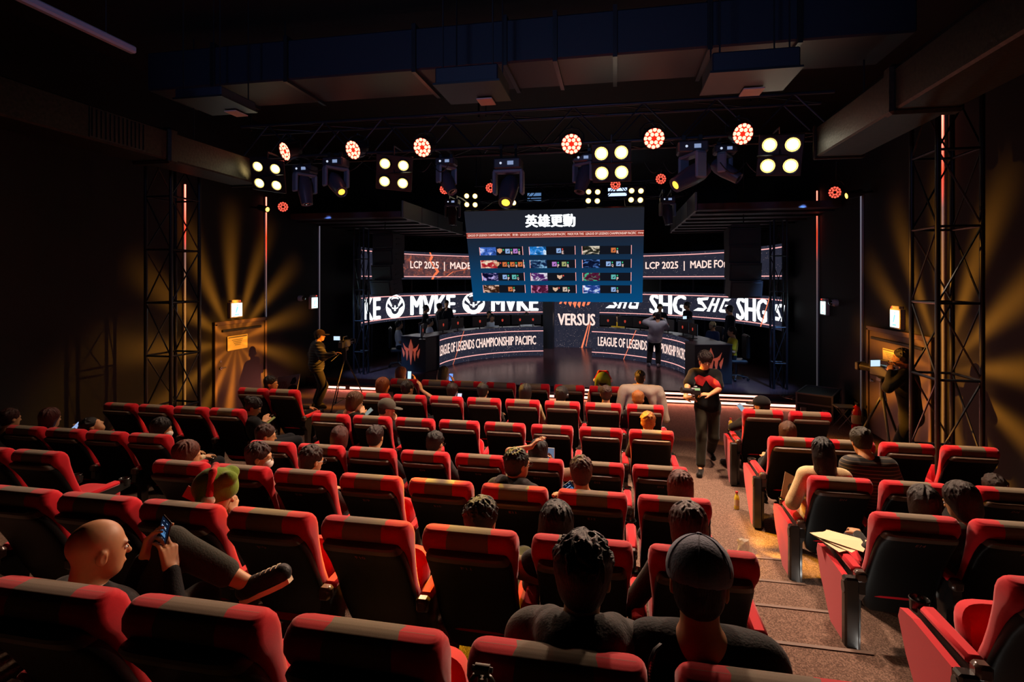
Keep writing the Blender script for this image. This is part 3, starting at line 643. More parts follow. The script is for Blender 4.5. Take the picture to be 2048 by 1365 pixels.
right={'B':[-2.65,-3.66],'C':[-2.63,-3.6,-4.58,-5.6],'D':[-2.66,-3.67,-4.9],'E':[-2.63,-3.65],'F':[-2.61]}
for d in(left,right):
    for row,ks in d.items():
        for k in ks: place(row,k)
ORD=sorted(SEATS,key=lambda q:(q[0],q[1]))
OCC={}   # filled by people: seat -> short description used in its label
def arm_tree(ch,t):
    c=ch.copy(); COL.objects.link(c); c.parent=t
    for g in list(ch.children): d=g.copy(); COL.objects.link(d); d.parent=c
    return c
armR=None;armL=None
for (row,k),t in SEATS.items():
    if armR is None: armR=make_arm(t,.2875)
    else: arm_tree(armR,t)
    nb=[q for q in SEATS if q[0]==row and .8<q[1]-k<1.25]
    if not nb:
        if armL is None: armL=make_arm(t,-.2875)
        else: arm_tree(armL,t)
for row in 'BCDEF':
    k=right[row][0]; end_panel(SEATS[row,k],-.2875-.03,row in 'DEF')
    if row in 'DE':
        t=SEATS[row,k]; l=bpy.data.lights.new('aisle_glow','POINT'); l.energy=1.2; l.color=(1,.95,.85); l.shadow_soft_size=.02; lo=bpy.data.objects.new('aisle_glow',l); COL.objects.link(lo); lo.location=(t.location.x-.24,t.location.y-.22,t.location.z+.11)
# seat numbers printed on the shells
for (row,k),t in SEATS.items():
    if row in 'DEF' and k<5 or row in 'E' and k<7:
        num=13-int(round(k)) if k>=0 else 13+int(round(-k))-2
        mb=MB(); fn=lambda u,v:((u-.5)*.055,-.2335-.022*v,.893+v*.024)
        text_map(mb,'%s%d'%(row,num),fn,0,1,0,1,.03); mb.build('seat_number',numM,t)
def seat_labels():
    seen={}
    for (row,k),t in SEATS.items():
        if k>=0 and k<8: blk_,i,e=('centre block',k,'right'); side='right aisle'
        elif k>8: blk_,i,side='left block',sorted(left[row]).index(k),'left aisle'
        else: blk_,i,side='right block',sorted(right[row],reverse=True).index(k),'right aisle'
        o=OCC.get((row,k))
        pos='%s from the %s'%(ordn[int(i)],side) if i else 'next to the %s'%side
        if o: lab='red and black cinema seat of %s, %s %s, %s'%(o,blk_,rown[row],pos)
        else: lab='empty red and black cinema seat, %s %s, %s'%(blk_,rown[row],pos)
        w=lab.split()
        if len(w)>16: lab='red and black seat of %s, %s %s, %s'%(o,blk_,rown[row],pos); w=lab.split()
        if len(w)>16: lab='red and black seat, %s %s, %s'%(blk_,rown[row],pos)
        tag(t,lab,'seat','red cinema seats in rows')
# ================================================================ SCREENS
scrBg=egrad('screen_background',[(0,(.014,.016,.030)),(.5,(.021,.022,.038)),(1,(.034,.031,.048))],noise=(9,.6,1.3,(3,3,1)),s=1.0)
whE=emat('screen_white',(.93,.97,1),1.7); pkE=emat('screen_pink',(1,.42,.40),1.25); txE=emat('screen_text',(1,.70,.62),1.15); spE=emat('screen_sparkle',(1,.75,.72),.8)
orE=emat('screen_orange',(1,.22,.10),1.1)
def arc_ang(px,c,Rr):
    d=ray(px,558); a=d.x*d.x+d.y*d.y; b=-2*(d.x*c[0]+d.y*c[1]); q=c[0]**2+c[1]**2-Rr*Rr; D=b*b-4*a*q
    t=(-b+math.sqrt(max(D,0)))/(2*a); p=d*t; return math.atan2(p.y-c[1],p.x-c[0])%(2*PI)
def arc_fn(c,Rr,z0,z1,off=0):
    return lambda u,v:(c[0]+(Rr-off)*math.cos(u),c[1]+(Rr-off)*math.sin(u),z0+(z1-z0)*v)
def arc_screen(name,label,c,Rr,a0,a1,z0,z1,n=40,back=.12,lines=True,spark=160,mtop=None):
    r=thing(name,label,'screen',(c[0]+Rr*math.cos((a0+a1)/2),c[1]+Rr*math.sin((a0+a1)/2),z0))
    mb=MB(); secs=[]
    for i in range(n+1):
        a=a0+(a1-a0)*i/n; p=lambda rr,z:(c[0]+rr*math.cos(a),c[1]+rr*math.sin(a),z); secs.append([p(Rr+.01,z0),p(Rr+back,z0),p(Rr+back,z1),p(Rr+.01,z1)])
    mb.loft(secs); mb.build('cabinet',blk,r,world=True)
    fn=arc_fn(c,Rr,z0,z1); mb=MB(); quad_map(mb,fn,a0,a1,0,1,n); mb.build('display',scrBg,r,world=True)
    fn=arc_fn(c,Rr,z0,z1,.012)
    if lines:
        mb=MB(); quad_map(mb,fn,a0,a1,.085,.115,n); quad_map(mb,fn,a0,a1,.885,.915,n); mb.build('border_line',pkE,r,world=True)
    mb=MB(); L=abs(a1-a0)*Rr
    for i in range(spark):
        a=random.uniform(a0,a1); v=random.uniform(.02,.98); s=random.uniform(.004,.011); quad_map(mb,fn,a,a+s/Rr,v,v+s/(z1-z0))
    mb.build('sparkle',spE,r,world=True)
    return r,fn
RC=(-1.5,15.18); RR=5.86
aL=math.radians(184.5); aR=math.radians(0.5)
# lower ring, left and right halves
def ring(name,label,pxa,pxb,z0,z1,**k):
    a0=aL if pxa is None else arc_ang(pxa,RC,RR); a1=aR if pxb is None else arc_ang(pxb,RC,RR)
    r,fn=arc_screen(name,label,RC,RR,a0,a1,z0,z1,**k)
    for i in range(5):
        a=a0+(a1-a0)*(i+.5)/5; x,y=RC[0]+(RR+.07)*math.cos(a),RC[1]+(RR+.07)*math.sin(a); MB().cyl((x,y,STZ if z0<2 else 2.335),(x,y,z0+.02),.03,n=8).build('support_post',blkm,r,world=True)
    return r,fn
def put(r,fn,body,px0,px1,v0,v1,m,c=RC,Rr=RR,bold=.085,shear=0,nm='lettering'):
    mb=MB(); text_map(mb,body,fn,arc_ang(px0,c,Rr),arc_ang(px1,c,Rr),v0,v1,bold,shear); return mb.build(nm,m,r,world=True)
def emblem_yeti(r,fn,px,w,v0,v1):
    a0=arc_ang(px-w/2,RC,RR);a1=arc_ang(px+w/2,RC,RR); f=lambda x,y,o=0:fn(a0+(a1-a0)*(x+1)/2,v0+(v1-v0)*(y+1)/2)
    mb=MB(); n=28; vs=[];fs=[]   # ring
    for i in range(n):
        t=2*PI*i/n
        for q in(1,.84): vs.append(f(q*math.cos(t),q*math.sin(t)))
    fs=[(2*i,2*((i+1)%n),2*((i+1)%n)+1,2*i+1) for i in range(n)]; mb.add(vs,fs)
    P=[[(-.78,.35),(-.60,.62),(-.30,.10),(-.40,-.02)],[(.78,.35),(.60,.62),(.30,.10),(.40,-.02)],      # horns
       [(-.42,.62),(-.2,.80),(.2,.80),(.42,.62),(.30,.60),(.14,.66),(-.14,.66),(-.30,.60)],
       [(-.85,.05),(-.45,-.20),(-.30,-.50),(-.12,-.62),(.12,-.62),(.30,-.50),(.45,-.20),(.85,.05),(.80,-.45),(.45,-.85),(0,-1.0),(-.45,-.85),(-.80,-.45)],   # beard
       [(-.38,.0),(-.10,-.12),(-.12,-.22),(-.30,-.16)],[(.38,.0),(.10,-.12),(.12,-.22),(.30,-.16)],[(-.07,.1),(.07,.1),(.10,-.36),(-.10,-.36)]]
    for p in P: poly_map(mb,f,p)
    return mb.build('emblem',whE,r,world=True)
def streaks(r,fn,specs,m=orE):
    mb=MB()
    for a,v0,b,v1,w in specs:
        aa=arc_ang(a,RC,RR);bb=arc_ang(b,RC,RR); mb.add([fn(aa,v0),fn(aa-w/RR,v0),fn(bb-w/RR,v1),fn(bb,v1)],[(0,1,2,3)])
    mb.build('light_streak',m,r,world=True)
r,fn=ring('ring_screen','lower curved screen with team MVKE lettering and bearded emblem, left half',None,1096,1.43,2.335,spark=500)
put(r,fn,'KE',727,761,.14,.88,whE); emblem_yeti(r,fn,790,38,.08,.96); put(r,fn,'MVKE',820,911,.16,.87,whE); emblem_yeti(r,fn,947,45,.06,.96); put(r,fn,'MVKE',982,1077,.16,.87,whE)
r,fn=ring('ring_screen','lower curved screen with white SHG lettering, right half',1198,None,1.43,2.335,spark=500)
put(r,fn,'SHG',1299,1373,.14,.90,whE,bold=.085); put(r,fn,'SHG',1473,1535,.14,.90,whE,bold=.085)
streaks(r,fn,[(1540,1,1521,0,.05)])
def shg_logo(r,fn,px0,px1,v0,v1,cut=1):
    a0=arc_ang(px0,RC,RR);a1=arc_ang(px1,RC,RR) if px1<1575 else a0-.30; f=lambda x,y:fn(a0+(a1-a0)*x,v0+(v1-v0)*y); mb=MB()
    P=[[(0,.0),(.26,.0),(.33,.2),(.12,.22)],[(.12,.52),(.22,.75),(.30,.45),(.36,.2),(.28,.2),(.22,.42)],[(.1,.9),(.40,1.0),(.37,.8),(.1,.7)],[(.1,.9),(.16,.95),(.24,.45),(.12,.5)],
       [(.34,0),(.42,0),(.56,.95),(.50,.95)],[(.50,0),(.57,0),(.70,.95),(.63,.95)],[(.44,.42),(.62,.42),(.60,.58),(.46,.58)],
       [(.66,.1),(.80,.95),(1.0,.95),(.92,.78),(.83,.78),(.74,.22),(.88,.2),(.90,.4),(.82,.42),(.85,.55),(.98,.5),(.93,.0),(.70,.0)]]
    for p in P:
        if all(x<=cut for x,y in p): poly_map(mb,f,p)
    mb.build('team_logo',whE,r,world=True)
shg_logo(r,fn,1211,1280,.30,.88); shg_logo(r,fn,1387,1463,.33,.86); shg_logo(r,fn,1545,1600,.28,.80,.60)
r,fn=ring('ring_screen','upper curved screen reading LCP 2025 MADE with orange flashes, left half',None,960,2.80,3.76,spark=140)
put(r,fn,'LCP 2025  |  MADE',820,942,.32,.66,txE,bold=.05)
streaks(r,fn,[(858,1,861,.86,.07),(861,.86,858,.72,.12),(858,.72,862,.6,.06),(862,.6,868,.42,.05),(868,.42,872,.3,.13),(872,.3,866,.16,.14),(866,.16,862,0,.10),(872,.05,893,.13,.06),(893,.13,905,.3,.05),(905,.3,925,.36,.07),(925,.36,938,.48,.04)],emat('screen_flash',(1,.20,.08),1.0))
mb=MB(); quad_map(mb,arc_fn(RC,RR,2.80,3.76,.006),arc_ang(806,RC,RR),arc_ang(940,RC,RR),.13,.87,14); mb.build('cloud_image',egrad('flash_cloud',[(.35,(.05,.03,.04)),(.55,(.13,.05,.05)),(.75,(.45,.10,.05))],noise=(2.2,1.5,.3,(4,4,2))),r,world=True)
r,fn=ring('ring_screen','upper curved screen reading LCP 2025 MADE FOR, right half',1285,None,2.80,3.76,spark=200)
put(r,fn,'LCP 2025  |  MADE FOR THIS',1291,1490,.32,.66,txE,bold=.05)
# black mast and VERSUS screen at the back
mb=MB(); q0=atY(1087,600,19.9).x;q1=atY(1107,600,19.9).x; mb.box(((q0+q1)/2,19.95,2.0),(q1-q0,.5,3.6)); tag(mb.build('stage_pillar',blk),'black pillar between left desk and VERSUS screen','pillar')
x0=atY(1107,600,20.25).x; x1=atY(1199,600,20.25).x
r=thing('versus_screen','tall screen reading VERSUS at the back of the stage','screen',((x0+x1)/2,20.3,STZ))
mb=MB(); mb.box(((x0+x1)/2,20.34,1.6),(x1-x0,.12,2.72)); mb.build('cabinet',blk,r,world=True)
fn=lambda u,v:(x0+(x1-x0)*u,20.275,STZ+2.72*v); mb=MB(); quad_map(mb,fn,0,1,0,1); mb.build('display',scrBg,r,world=True)
fn=lambda u,v:(x0+(x1-x0)*u,20.262,STZ+2.72*v); mb=MB()
vz=lambda py:(atY(1150,py,20.26).z-STZ)/2.72
text_map(mb,'VERSUS',fn,.09,.91,vz(651),vz(628),.07); mb.build('lettering',txE,r,world=True)
mb=MB()
for i in range(260):
    u=random.random();v=random.random()**1.3*.62; s=random.uniform(.004,.010); quad_map(mb,fn,u,u+s/1.7,v,v+s/2.7)
mb.build('sparkle',spE,r,world=True)
mb=MB(); 
for p in ([(.60,.0),(.64,.0),(.78,.34),(.76,.34)],[(.70,.02),(.715,.02),(.82,.36),(.80,.36)]): poly_map(mb,fn,p)
for i in range(7): 
    a=i*.9; poly_map(mb,fn,[(.12+.1*i,.60+.02*math.sin(a)),(.17+.1*i,.57+.03*math.cos(a)),(.22+.1*i,.66+.02*math.sin(a*2)),(.15+.1*i,.64)])
mb.build('light_streak',orE,r,world=True)
# hanging main screen
A_,B_=atY(928,422,13.1),atY(1289,416,13.1); C_,D_=atY(947,602,14.0),atY(1284.6,606,14.0)
sx0=(A_.x+C_.x)/2; sx1=(B_.x+D_.x)/2; zt=(A_.z+B_.z)/2; zb=(C_.z+D_.z)/2
up_=Vector((0,13.1-14.0,zt-zb)); nrm_=Vector((0,-up_.z,up_.y)).normalized()
def msf(off): return lambda u,v:(sx0+(sx1-sx0)*u,14.0+up_.y*(1-v)+nrm_.y*off,zb+up_.z*(1-v)+nrm_.z*off)
r=thing('main_screen','large hanging screen with white Chinese title and twelve picture cards','screen',((sx0+sx1)/2,13.6,zb))
mb=MB(); f0,f1=msf(-.02),msf(-.14); mb.add([f0(0,0),f0(1,0),f0(1,1),f0(0,1),f1(0,0),f1(1,0),f1(1,1),f1(0,1)],[(0,1,2,3),(7,6,5,4),(0,4,5,1),(1,5,6,2),(2,6,7,3),(3,7,4,0)]); mb.build('cabinet',blk,r,world=True)
mb=MB(); quad_map(mb,msf(0),0,1,1,0); mb.build('display',egrad('main_display',[(0,(.002,.065,.19)),(.2,(.003,.05,.14)),(.55,(.008,.022,.05)),(.8,(.013,.016,.026)),(1,(.014,.015,.022))]),r,world=True)
fn=msf(.008); mb=MB(); [text_map(mb,'英雄更動',(lambda u,v,f_=msf(.008+.0004*i):f_(u,v)),.352+du,.628+du,.178+dv,.050+dv,0) for i,(du,dv) in enumerate(((0,0),(.0035,0),(-.0035,0),(0,.004),(0,-.004)))]; mb.build('title_lettering',emat('title_white',(.9,.97,1),1.9),r,world=True)
mb=MB(); quad_map(mb,fn,.0,1,.236,.276); mb.build('ticker_band',emat('ticker_red',(.30,.035,.02),1),r,world=True)
fn=msf(.012); mb=MB(); quad_map(mb,fn,.0,1,.228,.234); quad_map(mb,fn,0,1,.279,.286); mb.build('ticker_line',emat('ticker_edge',(.85,.25,.2),1),r,world=True)
mb=MB(); text_map(mb,'LEAGUE OF LEGENDS CHAMPIONSHIP PACIFIC',fn,.008,.26,.267,.243,.02); text_map(mb,'更動',fn,.27,.305,.267,.243,0)
text_map(mb,'LEAGUE OF LEGENDS CHAMPIONSHIP PACIFIC',fn,.315,.575,.267,.243,.02); text_map(mb,'MADE FOR THIS',fn,.585,.675,.267,.243,.02); text_map(mb,'LEAGUE OF LEGENDS CHAMPIONSHIP PACIFIC',fn,.685,.96,.267,.243,.02); text_map(mb,'champ',fn,.968,.998,.267,.243,.02)
mb.build('ticker_lettering',emat('ticker_text',(1,.72,.62),1.1),r,world=True)
cards=[[((.05,.15,.6),(.55,.65,1)),((.02,.25,.75),(.75,.9,1)),((.03,.03,.02),(.75,.65,.5))],[((.5,.02,.03),(.9,.75,.55)),((.01,.03,.10),(.25,.5,.75)),((.005,.01,.04),(.10,.25,.7))],
       [((.01,.01,.07),(.55,.45,.85)),((.10,.02,.16),(.75,.7,.8)),((.10,.01,.04),(.05,.45,.25))],[((.06,.02,.01),(.9,.55,.4)),((.10,.01,.04),(.65,.2,.4)),((.03,.08,.4),(.75,.85,1))]]
icons=[['sG:','bGW','pGE'],['b:E'],['oGR']],[['s::','oGQ','oGW','oGR'],['pGP','gGR'],['bGQ','bGW']],[['bGP','cGQ'],['h::'],['cGP']],[['oGP'],['h::','tGP'],['bGQ']]
ICOL=dict(s=(.9,.45,.25),b=(.35,.55,.95),p=(.6,.25,.75),o=(.85,.22,.06),g=(.45,.5,.2),c=(.15,.6,.55),h=(.95,.6,.4),t=(.85,.65,.5))
cols=[(.07,.325),(.362,.625),(.663,.935)]; rws=[.385,.53,.672,.81]
for ri,v0 in enumerate(rws):
    for ci,(u0,u1) in enumerate(cols):
        v1=v0+.088; fa,fb,fc=msf(.006),msf(.010),msf(.014)
        mb=MB(); quad_map(mb,fa,u0,u1,v0,v1); card=mb.build('picture_card',emat('card_black',(.006,.007,.012),1),r,world=True)
        mb=MB(); quad_map(mb,fb,u0+.002,u0+.098,v1,v0); o=mb.build('picture',egrad('card_picture_%d%d'%(ri,ci),[(.33,tuple(x*.25 for x in cards[ri][ci][0])),(.5,cards[ri][ci][0]),(.62,cards[ri][ci][1])],noise=(1.3,.8,ri*1.3+ci*2.1+.2,(2.2,1.2,1.3)),s=.95),r,world=True)
        mb=MB(); quad_map(mb,fc,u0-.001,u0+.002,v0,v1); quad_map(mb,fc,u1-.002,u1+.001,v0-.006,v1); mb.build('card_edge',pkE,r,world=True)
        its=icons[ri][ci]; n=len(its); stp=.056 if n<3 else .046; c0=(u0+.1+u1)/2-(n-1)*stp/2-.012
        for j,it in enumerate(its):
            uc=c0+j*stp
            mb=MB()
            if it[0] in 'sh':
                pts=[(uc-.015,v0+.022),(uc,v0+.030 if it[0]=='h' else v0+.014),(uc+.015,v0+.022),(uc+.014,v0+.050),(uc,v0+.072),(uc-.014,v0+.050)]; poly_map(mb,fb,pts[::-1])
            else: quad_map(mb,fb,uc-.013,uc+.013,v0+.070,v0+.020)
            mb.build('icon',emat('icon_'+it[0],ICOL[it[0]],.75),r,world=True)
            if it[0] not in 'sh': 
                mb=MB(); poly_map(mb,fc,[(uc-.007,v0+.058),(uc+.002,v0+.040),(uc+.008,v0+.030),(uc+.004,v0+.055)]); mb.build('icon_mark',emat('icon_mark',(.03,.03,.06),.8),r,world=True)
            if it[1] in 'G:':
                mb=MB(); quad_map(mb,fb,uc+.019,uc+.025,v0+.038,v0+.022); mb.build('change_mark',emat('mark_green' if it[1]=='G' else 'mark_red',(.05,.6,.25) if it[1]=='G' else (.8,.08,.06),1),r,world=True)
            if it[2]!=':':
                mb=MB(); text_map(mb,it[2],fb,uc+.018,uc+.028,v0+.080,v0+.048,.02); mb.build('key_letter',txE,r,world=True)
for u in(.1,.5,.9):
    p=msf(-.08)(u,0); MB().cyl(p,(p[0],14.8,5.04),.006,n=5).build('suspension_cable',blkm,r,world=True)
# ================================================================ DESKS
DC=(-1.5,14.7); DR=3.4
def desk(label,a0,a1,px0,px1,tspan,diag):
    r=thing('player_desk',label,'desk',(DC[0]+DR*math.cos((a0+a1)/2),DC[1]+DR*math.sin((a0+a1)/2),STZ)); n=26; z0,z1=STZ,STZ+.965
    mb=MB(); mb.loft([[(DC[0]+rr*math.cos(a),DC[1]+rr*math.sin(a),z) for rr,z in((DR+.012,z0),(DR+.10,z0),(DR+.10,z1),(DR+.012,z1))] for a in np.linspace(a0,a1,n)]); mb.build('screen_cabinet',blk,r,world=True)
    mb=MB(); mb.loft([[(DC[0]+rr*math.cos(a),DC[1]+rr*math.sin(a),z) for rr,z in((DR+.10,z1-.07),(DR+.78,z1-.07),(DR+.78,z1-.03),(DR+.10,z1-.03))] for a in np.linspace(a0,a1,n)]); mb.build('desk_top',mat('desk_laminate',(.03,.03,.035),.35),r,world=True)
    fn=arc_fn(DC,DR,z0,z1); mb=MB(); quad_map(mb,fn,a0,a1,0,1,n); mb.build('display',scrBg,r,world=True)
    fn=arc_fn(DC,DR,z0,z1,.012); mb=MB(); quad_map(mb,fn,a0,a1,.145,.172,n); quad_map(mb,fn,a0,a1,.845,.872,n); mb.build('border_line',pkE,r,world=True)
    aa,bb=[arc_ang(p,DC,DR) for p in tspan]; mb=MB(); text_map(mb,'LEAGUE OF LEGENDS CHAMPIONSHIP PACIFIC',fn,aa,bb,.39,.69,.06); mb.build('lettering',txE,r,world=True)
    mb=MB()
    for i in range(420):
        a=random.uniform(a0,a1);v=random.random(); s=random.uniform(.004,.010); 
        if random.random()<.4: a=a0+(a1-a0)*min(1,max(0,random.gauss(.72,.08))); v=random.random()
        quad_map(mb,fn,a,a-s/DR,v,v+s)
    mb.build('sparkle',spE,r,world=True)
    da,db=[arc_ang(p,DC,DR) for p in diag]; w=.022/DR; mb=MB(); mb.add([fn(da,1),fn(da-w,1),fn(db-w,0),fn(db,0)],[(0,1,2,3)]); mb.build('light_streak',orE,r,world=True)
    return r
aD=lambda px,Z=STZ:None
angp=lambda x,y: math.atan2(y-DC[1],x-DC[0])
desk('curved left player desk with lit League of Legends Championship Pacific front',PI+.02,math.atan2(18.02-DC[1],-2.38-DC[0]),None,None,(879,1072),(927,905))
desk('curved right player desk with lit League of Legends Championship Pacific front',math.atan2(17.97-DC[1],-.76-DC[0]),-.005,None,None,(1196,1371),(1272,1247))
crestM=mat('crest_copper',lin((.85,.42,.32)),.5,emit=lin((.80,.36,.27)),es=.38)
def podium(label,xa,xb,ya,yb,h,full=True):
    r=thing('side_podium',label,'podium',((xa+xb)/2,(ya+yb)/2,STZ)); ang=math.atan2(yb-ya,xb-xa); L=math.hypot(xb-xa,yb-ya); M=T(xa,ya,STZ)@R(ang)
    mb=MB(); mb.box((L/2,.35,h/2),(L,.70,h),M,.01); mb.build('podium_body',mat('podium_laminate',(.02,.02,.026),.5),r,world=True)
    mb=MB(); mb.box((L/2,.35,h+.012),(L+.02,.74,.025),M,.006); mb.build('podium_top',mat('podium_top',(.10,.10,.13),.35),r,world=True)
    mb=MB(); E=[[(0,.5),(.12,.22),(.10,.02),(0,-.5),(-.10,.02),(-.12,.22)]]
    for s in(-1,1):
        E+=[[(s*.17,.08),(s*.32,.22),(s*.28,-.02),(s*.22,-.34),(s*.15,-.08)],[(s*.36,.0),(s*.50,.16),(s*.47,-.02),(s*.40,-.22),(s*.34,-.08)],[(s*.06,.12),(s*.30,.18),(s*.44,.34),(s*.36,.10),(s*.20,.0)]]
    f=M@T(L*.42,-.012,h*.56)@R(PI/2,'X')
    for p in E: mb.prism([(x*.62,y*.72) for x,y in p],f,.008)
    mb.build('crest',crestM,r,world=True); return r
podium('black podium with copper crest at the left end of the stage',-5.93,-5.12,14.33,14.09,.95); podium('black podium with copper crest at the right end behind the walking man',1.92,2.82,13.75,13.95,.95)
# monitors
def monitor(x,y,yaw,label,z=STZ+.935):
    r=thing('monitor',label,'monitor',(x,y,z),yaw,'gaming monitors on the player desks')
    mb=MB(); mb.box((0,0,.25),(.56,.03,.33),None,.008); mb.build('casing',blk,r); mb=MB(); mb.box((0,.018,.25),(.53,.004,.30)); mb.build('screen',emat('monitor_glow',(.25,.32,.45),.8),r)
    mb=MB(); mb.cyl((0,0,0),(0,0,.12),.018); mb.box((0,0,.008),(.22,.16,.016)); mb.build('stand',blk,r)
    mb=MB(); mb.prism([(0,.05),(.035,.03),(.03,-.02),(0,-.05),(-.03,-.02),(-.035,.03)],T(0,-.018,.25)@R(PI/2,'X'),.003); mb.build('back_logo',emat('logo_red',(.8,.08,.05),.55),r)
for i,px in enumerate((846,887,916,960,1005,1040,1066)):
    a=arc_ang(px,DC,DR+.3); monitor(DC[0]+(DR+.32)*math.cos(a),DC[1]+(DR+.32)*math.sin(a),a-PI/2,['monitor at the left end of the left desk','second monitor from the left end of the left desk','monitor beside the player facing us on left desk','middle monitor of the left desk','monitor right of the middle on the left desk','monitor before the player right of centre, left desk','rightmost monitor on the left desk'][i])
for i,px in enumerate((1216,1250,1280,1335,1365,1385)):
    a=arc_ang(px,DC,DR+.3); monitor(DC[0]+(DR+.32)*math.cos(a),DC[1]+(DR+.32)*math.sin(a),a-PI/2,['leftmost monitor on the right desk','monitor beside yellow sleeve on the right desk','monitor just left of the photographer, right desk','monitor just right of the photographer, right desk','monitor behind the stage camera on right desk','monitor at the right end of the right desk'][i])
# ================================================================ RIG
truM=mat('truss_paint',lin((.20,.21,.25)),.4,metal=.5); 
def truss(label,x0,x1,y,z,h,d,bay=.55,r0=.024,sag=0):
    r=thing('lighting_truss',label,'truss',((x0+x1)/2,y+d/2,z))
    for yy in(y,y+d):
        for zz in(z,z+h): mb=MB(); mb.cyl((x0,yy,zz),(x1,yy,zz),r0,n=10); mb.build('chord',truM,r,True,world=True)
    mb=MB(); n=int((x1-x0)/bay)
    for i in range(n):
        a=x0+(x1-x0)*i/n;b=x0+(x1-x0)*(i+1)/n; m=(a+b)/2
        for yy in(y,y+d): mb.cyl((a,yy,z),(m,yy,z+h),.012,n=6); mb.cyl((m,yy,z+h),(b,yy,z),.012,n=6)
        mb.cyl((a,y,z),(m,y+d,z),.010,n=5); mb.cyl((m,y+d,z),(b,y,z),.010,n=5); mb.cyl((a,y,z+h),(b,y+d,z+h),.010,n=5)
    mb.build('lacing',truM,r,world=True)
    mb=MB()
    for i in range(0,n+1,4):
        a=x0+(x1-x0)*i/n; mb.cyl((a,y+d/2,z+h),(a,y+d/2,ZC-.002),.016,n=6); mb.cyl((a+.12,y+d/2,z+h),(a+.12,y+d/2,ZC-.002),.008,n=6)
    mb.build('suspension_rod',truM,r,world=True); return r
TY=8.2; TZ=4.88
truss('long front lighting truss hanging above the first rows',-6.3,3.0,TY,TZ,.55,.5,bay=.95)
truss('rear lighting truss above the hanging screen',-3.9,1.9,14.75,5.02,.42,.42,bay=.7,r0=.02)
towM=mat('tower_paint',lin((.11,.12,.15)),.4,metal=.4)
def tower(label,x1,x2,y1,y2,h,ang=0):
    cx,cy=(x1+x2)/2,(y1+y2)/2; r=thing('truss_tower',label,'truss',(cx,cy,0)); 
    for xx in(x1,x2):
        for yy in(y1,y2): mb=MB(); mb.cyl((xx,yy,0),(xx,yy,h),.026,n=10); mb.build('post',towM,r,True,world=True)
    mb=MB(); P=[(x1,y1),(x2,y1),(x2,y2),(x1,y2)]; n=int(h/.75)
    for i in range(n+1):
        z=h*i/n
        for j in range(4):
            a,b=P[j],P[(j+1)%4]; mb.cyl((*a,z),(*b,z),.016,n=6)
            if i<n: mb.cyl((*a,z),(*b,z+h/n) if (i+j)%2 else (*b,z+h/n),.011,n=5) if (i%2) else mb.cyl((*b,z),(*a,z+h/n),.011,n=5)
    mb.build('rung',towM,r,world=True); mb=MB(); mb.box((cx,cy,.02),(x2-x1+.2,y2-y1+.2,.04)); mb.build('base_plate',blkm,r,world=True)
tower('black truss tower by left wall near the door',-7.1,-6.65,7.08,7.65,4.9); tower('blue-grey truss tower at right beside the seats',3.5,3.93,6.72,7.25,5.1)
def tw_at(px0,Y,label,h):
    x=atY(px0,600,Y).x; tower(label,x,x+.28,Y,Y+.30,h)
tw_at(708,13.5,'slim truss tower at the left edge of the stage',4.2); tw_at(1548,13.5,'slim truss tower at the right edge of the stage',4.2)
# fixtures
ledE=emat('par_led_red',(1,.24,.15),5); ledD=emat('par_led_dim',(1,.10,.06),1.6); warmE=emat('blinder_lamp',(1,.93,.72),12); warmL=emat('blinder_lamp_low',(1,.88,.58),5.5); ambE=emat('amber_lens',(1,.42,.03),4)
def aim(v): return Vector(v).normalized().to_track_quat('-Z','Y').to_matrix().to_4x4()
def led_dots(mb,M,Rr,z,n1=6,n2=12):
    for n,rr in((n1,Rr*.42),(n2,Rr*.82)):
        for i in range(n):
            a=2*PI*i/n; mb.cyl((rr*math.cos(a),rr*math.sin(a),z),(rr*math.cos(a),rr*math.sin(a),z-.004),Rr*.185,n=10,M=M)
def par(px,py,Y,dirv,label,Rr=.15,top=TZ,dim=False,grp='red LED par lights'):
    q=atY(px,py,Y); r=thing('par_light',label,'stage light',q,0,grp); M=T(*q)@aim(dirv)
    mb=MB(); mb.lathe([(.001,.03),(Rr*.97,.03),(Rr*.99,-.02),(Rr*1.03,-.02),(Rr*1.04,0),(Rr*1.02,.13),(Rr*.82,.23),(Rr*.45,.27),(.001,.275)],20,M); h_=mb.build('housing',mat('fixture_black',(.018,.016,.02),.38),r,True,world=True)
    mb=MB()
    for i in range(8): a=2*PI*i/8; mb.box((Rr*1.0*math.cos(a),Rr*1.0*math.sin(a),.12),(.02,.02,.2),M)
    mb.build('cooling_fin',mat('fixture_black',(.018,.016,.02),.38),r,world=True)
    mb=MB(); mb.lathe([(.001,-.004),(Rr*.97,-.004),(Rr*.97,.004),(.001,.004)],20,M); lp=mb.build('lens_plate',(mat('dark_lens',(.02,.005,.004),.2) if dim else emat('par_lens_red',(.75,.02,.008),1.3)),r,world=True)
    mb=MB(); led_dots(mb,M,Rr,-.006); mb.build('led_ring',ledD if dim else ledE,lp,world=True)
    mb=MB(); c=Vector(q)+M.to_3x3()@Vector((0,0,.10)); w=Rr+.03
    mb.tube([c+Vector((-w,0,0)),c+Vector((-w,0,.12)),c+Vector((-w*.6,0,.2)),c+Vector((0,0,.22)),c+Vector((w*.6,0,.2)),c+Vector((w,0,.12)),c+Vector((w,0,0))],.010,6); mb.cyl(c+Vector((0,0,.22)),(c.x,c.y,max(top,c.z+.22)+.03),.018,n=8); yt=TY if Y<9 else (14.75 if Y<15 and Y>12 else Y); zt_=max(top,c.z+.22)+.02; mb.cyl((c.x,c.y,zt_),(c.x,yt,min(zt_,TZ+.3)),.018,n=8); mb.build('yoke',blkm,r,world=True)
    return r
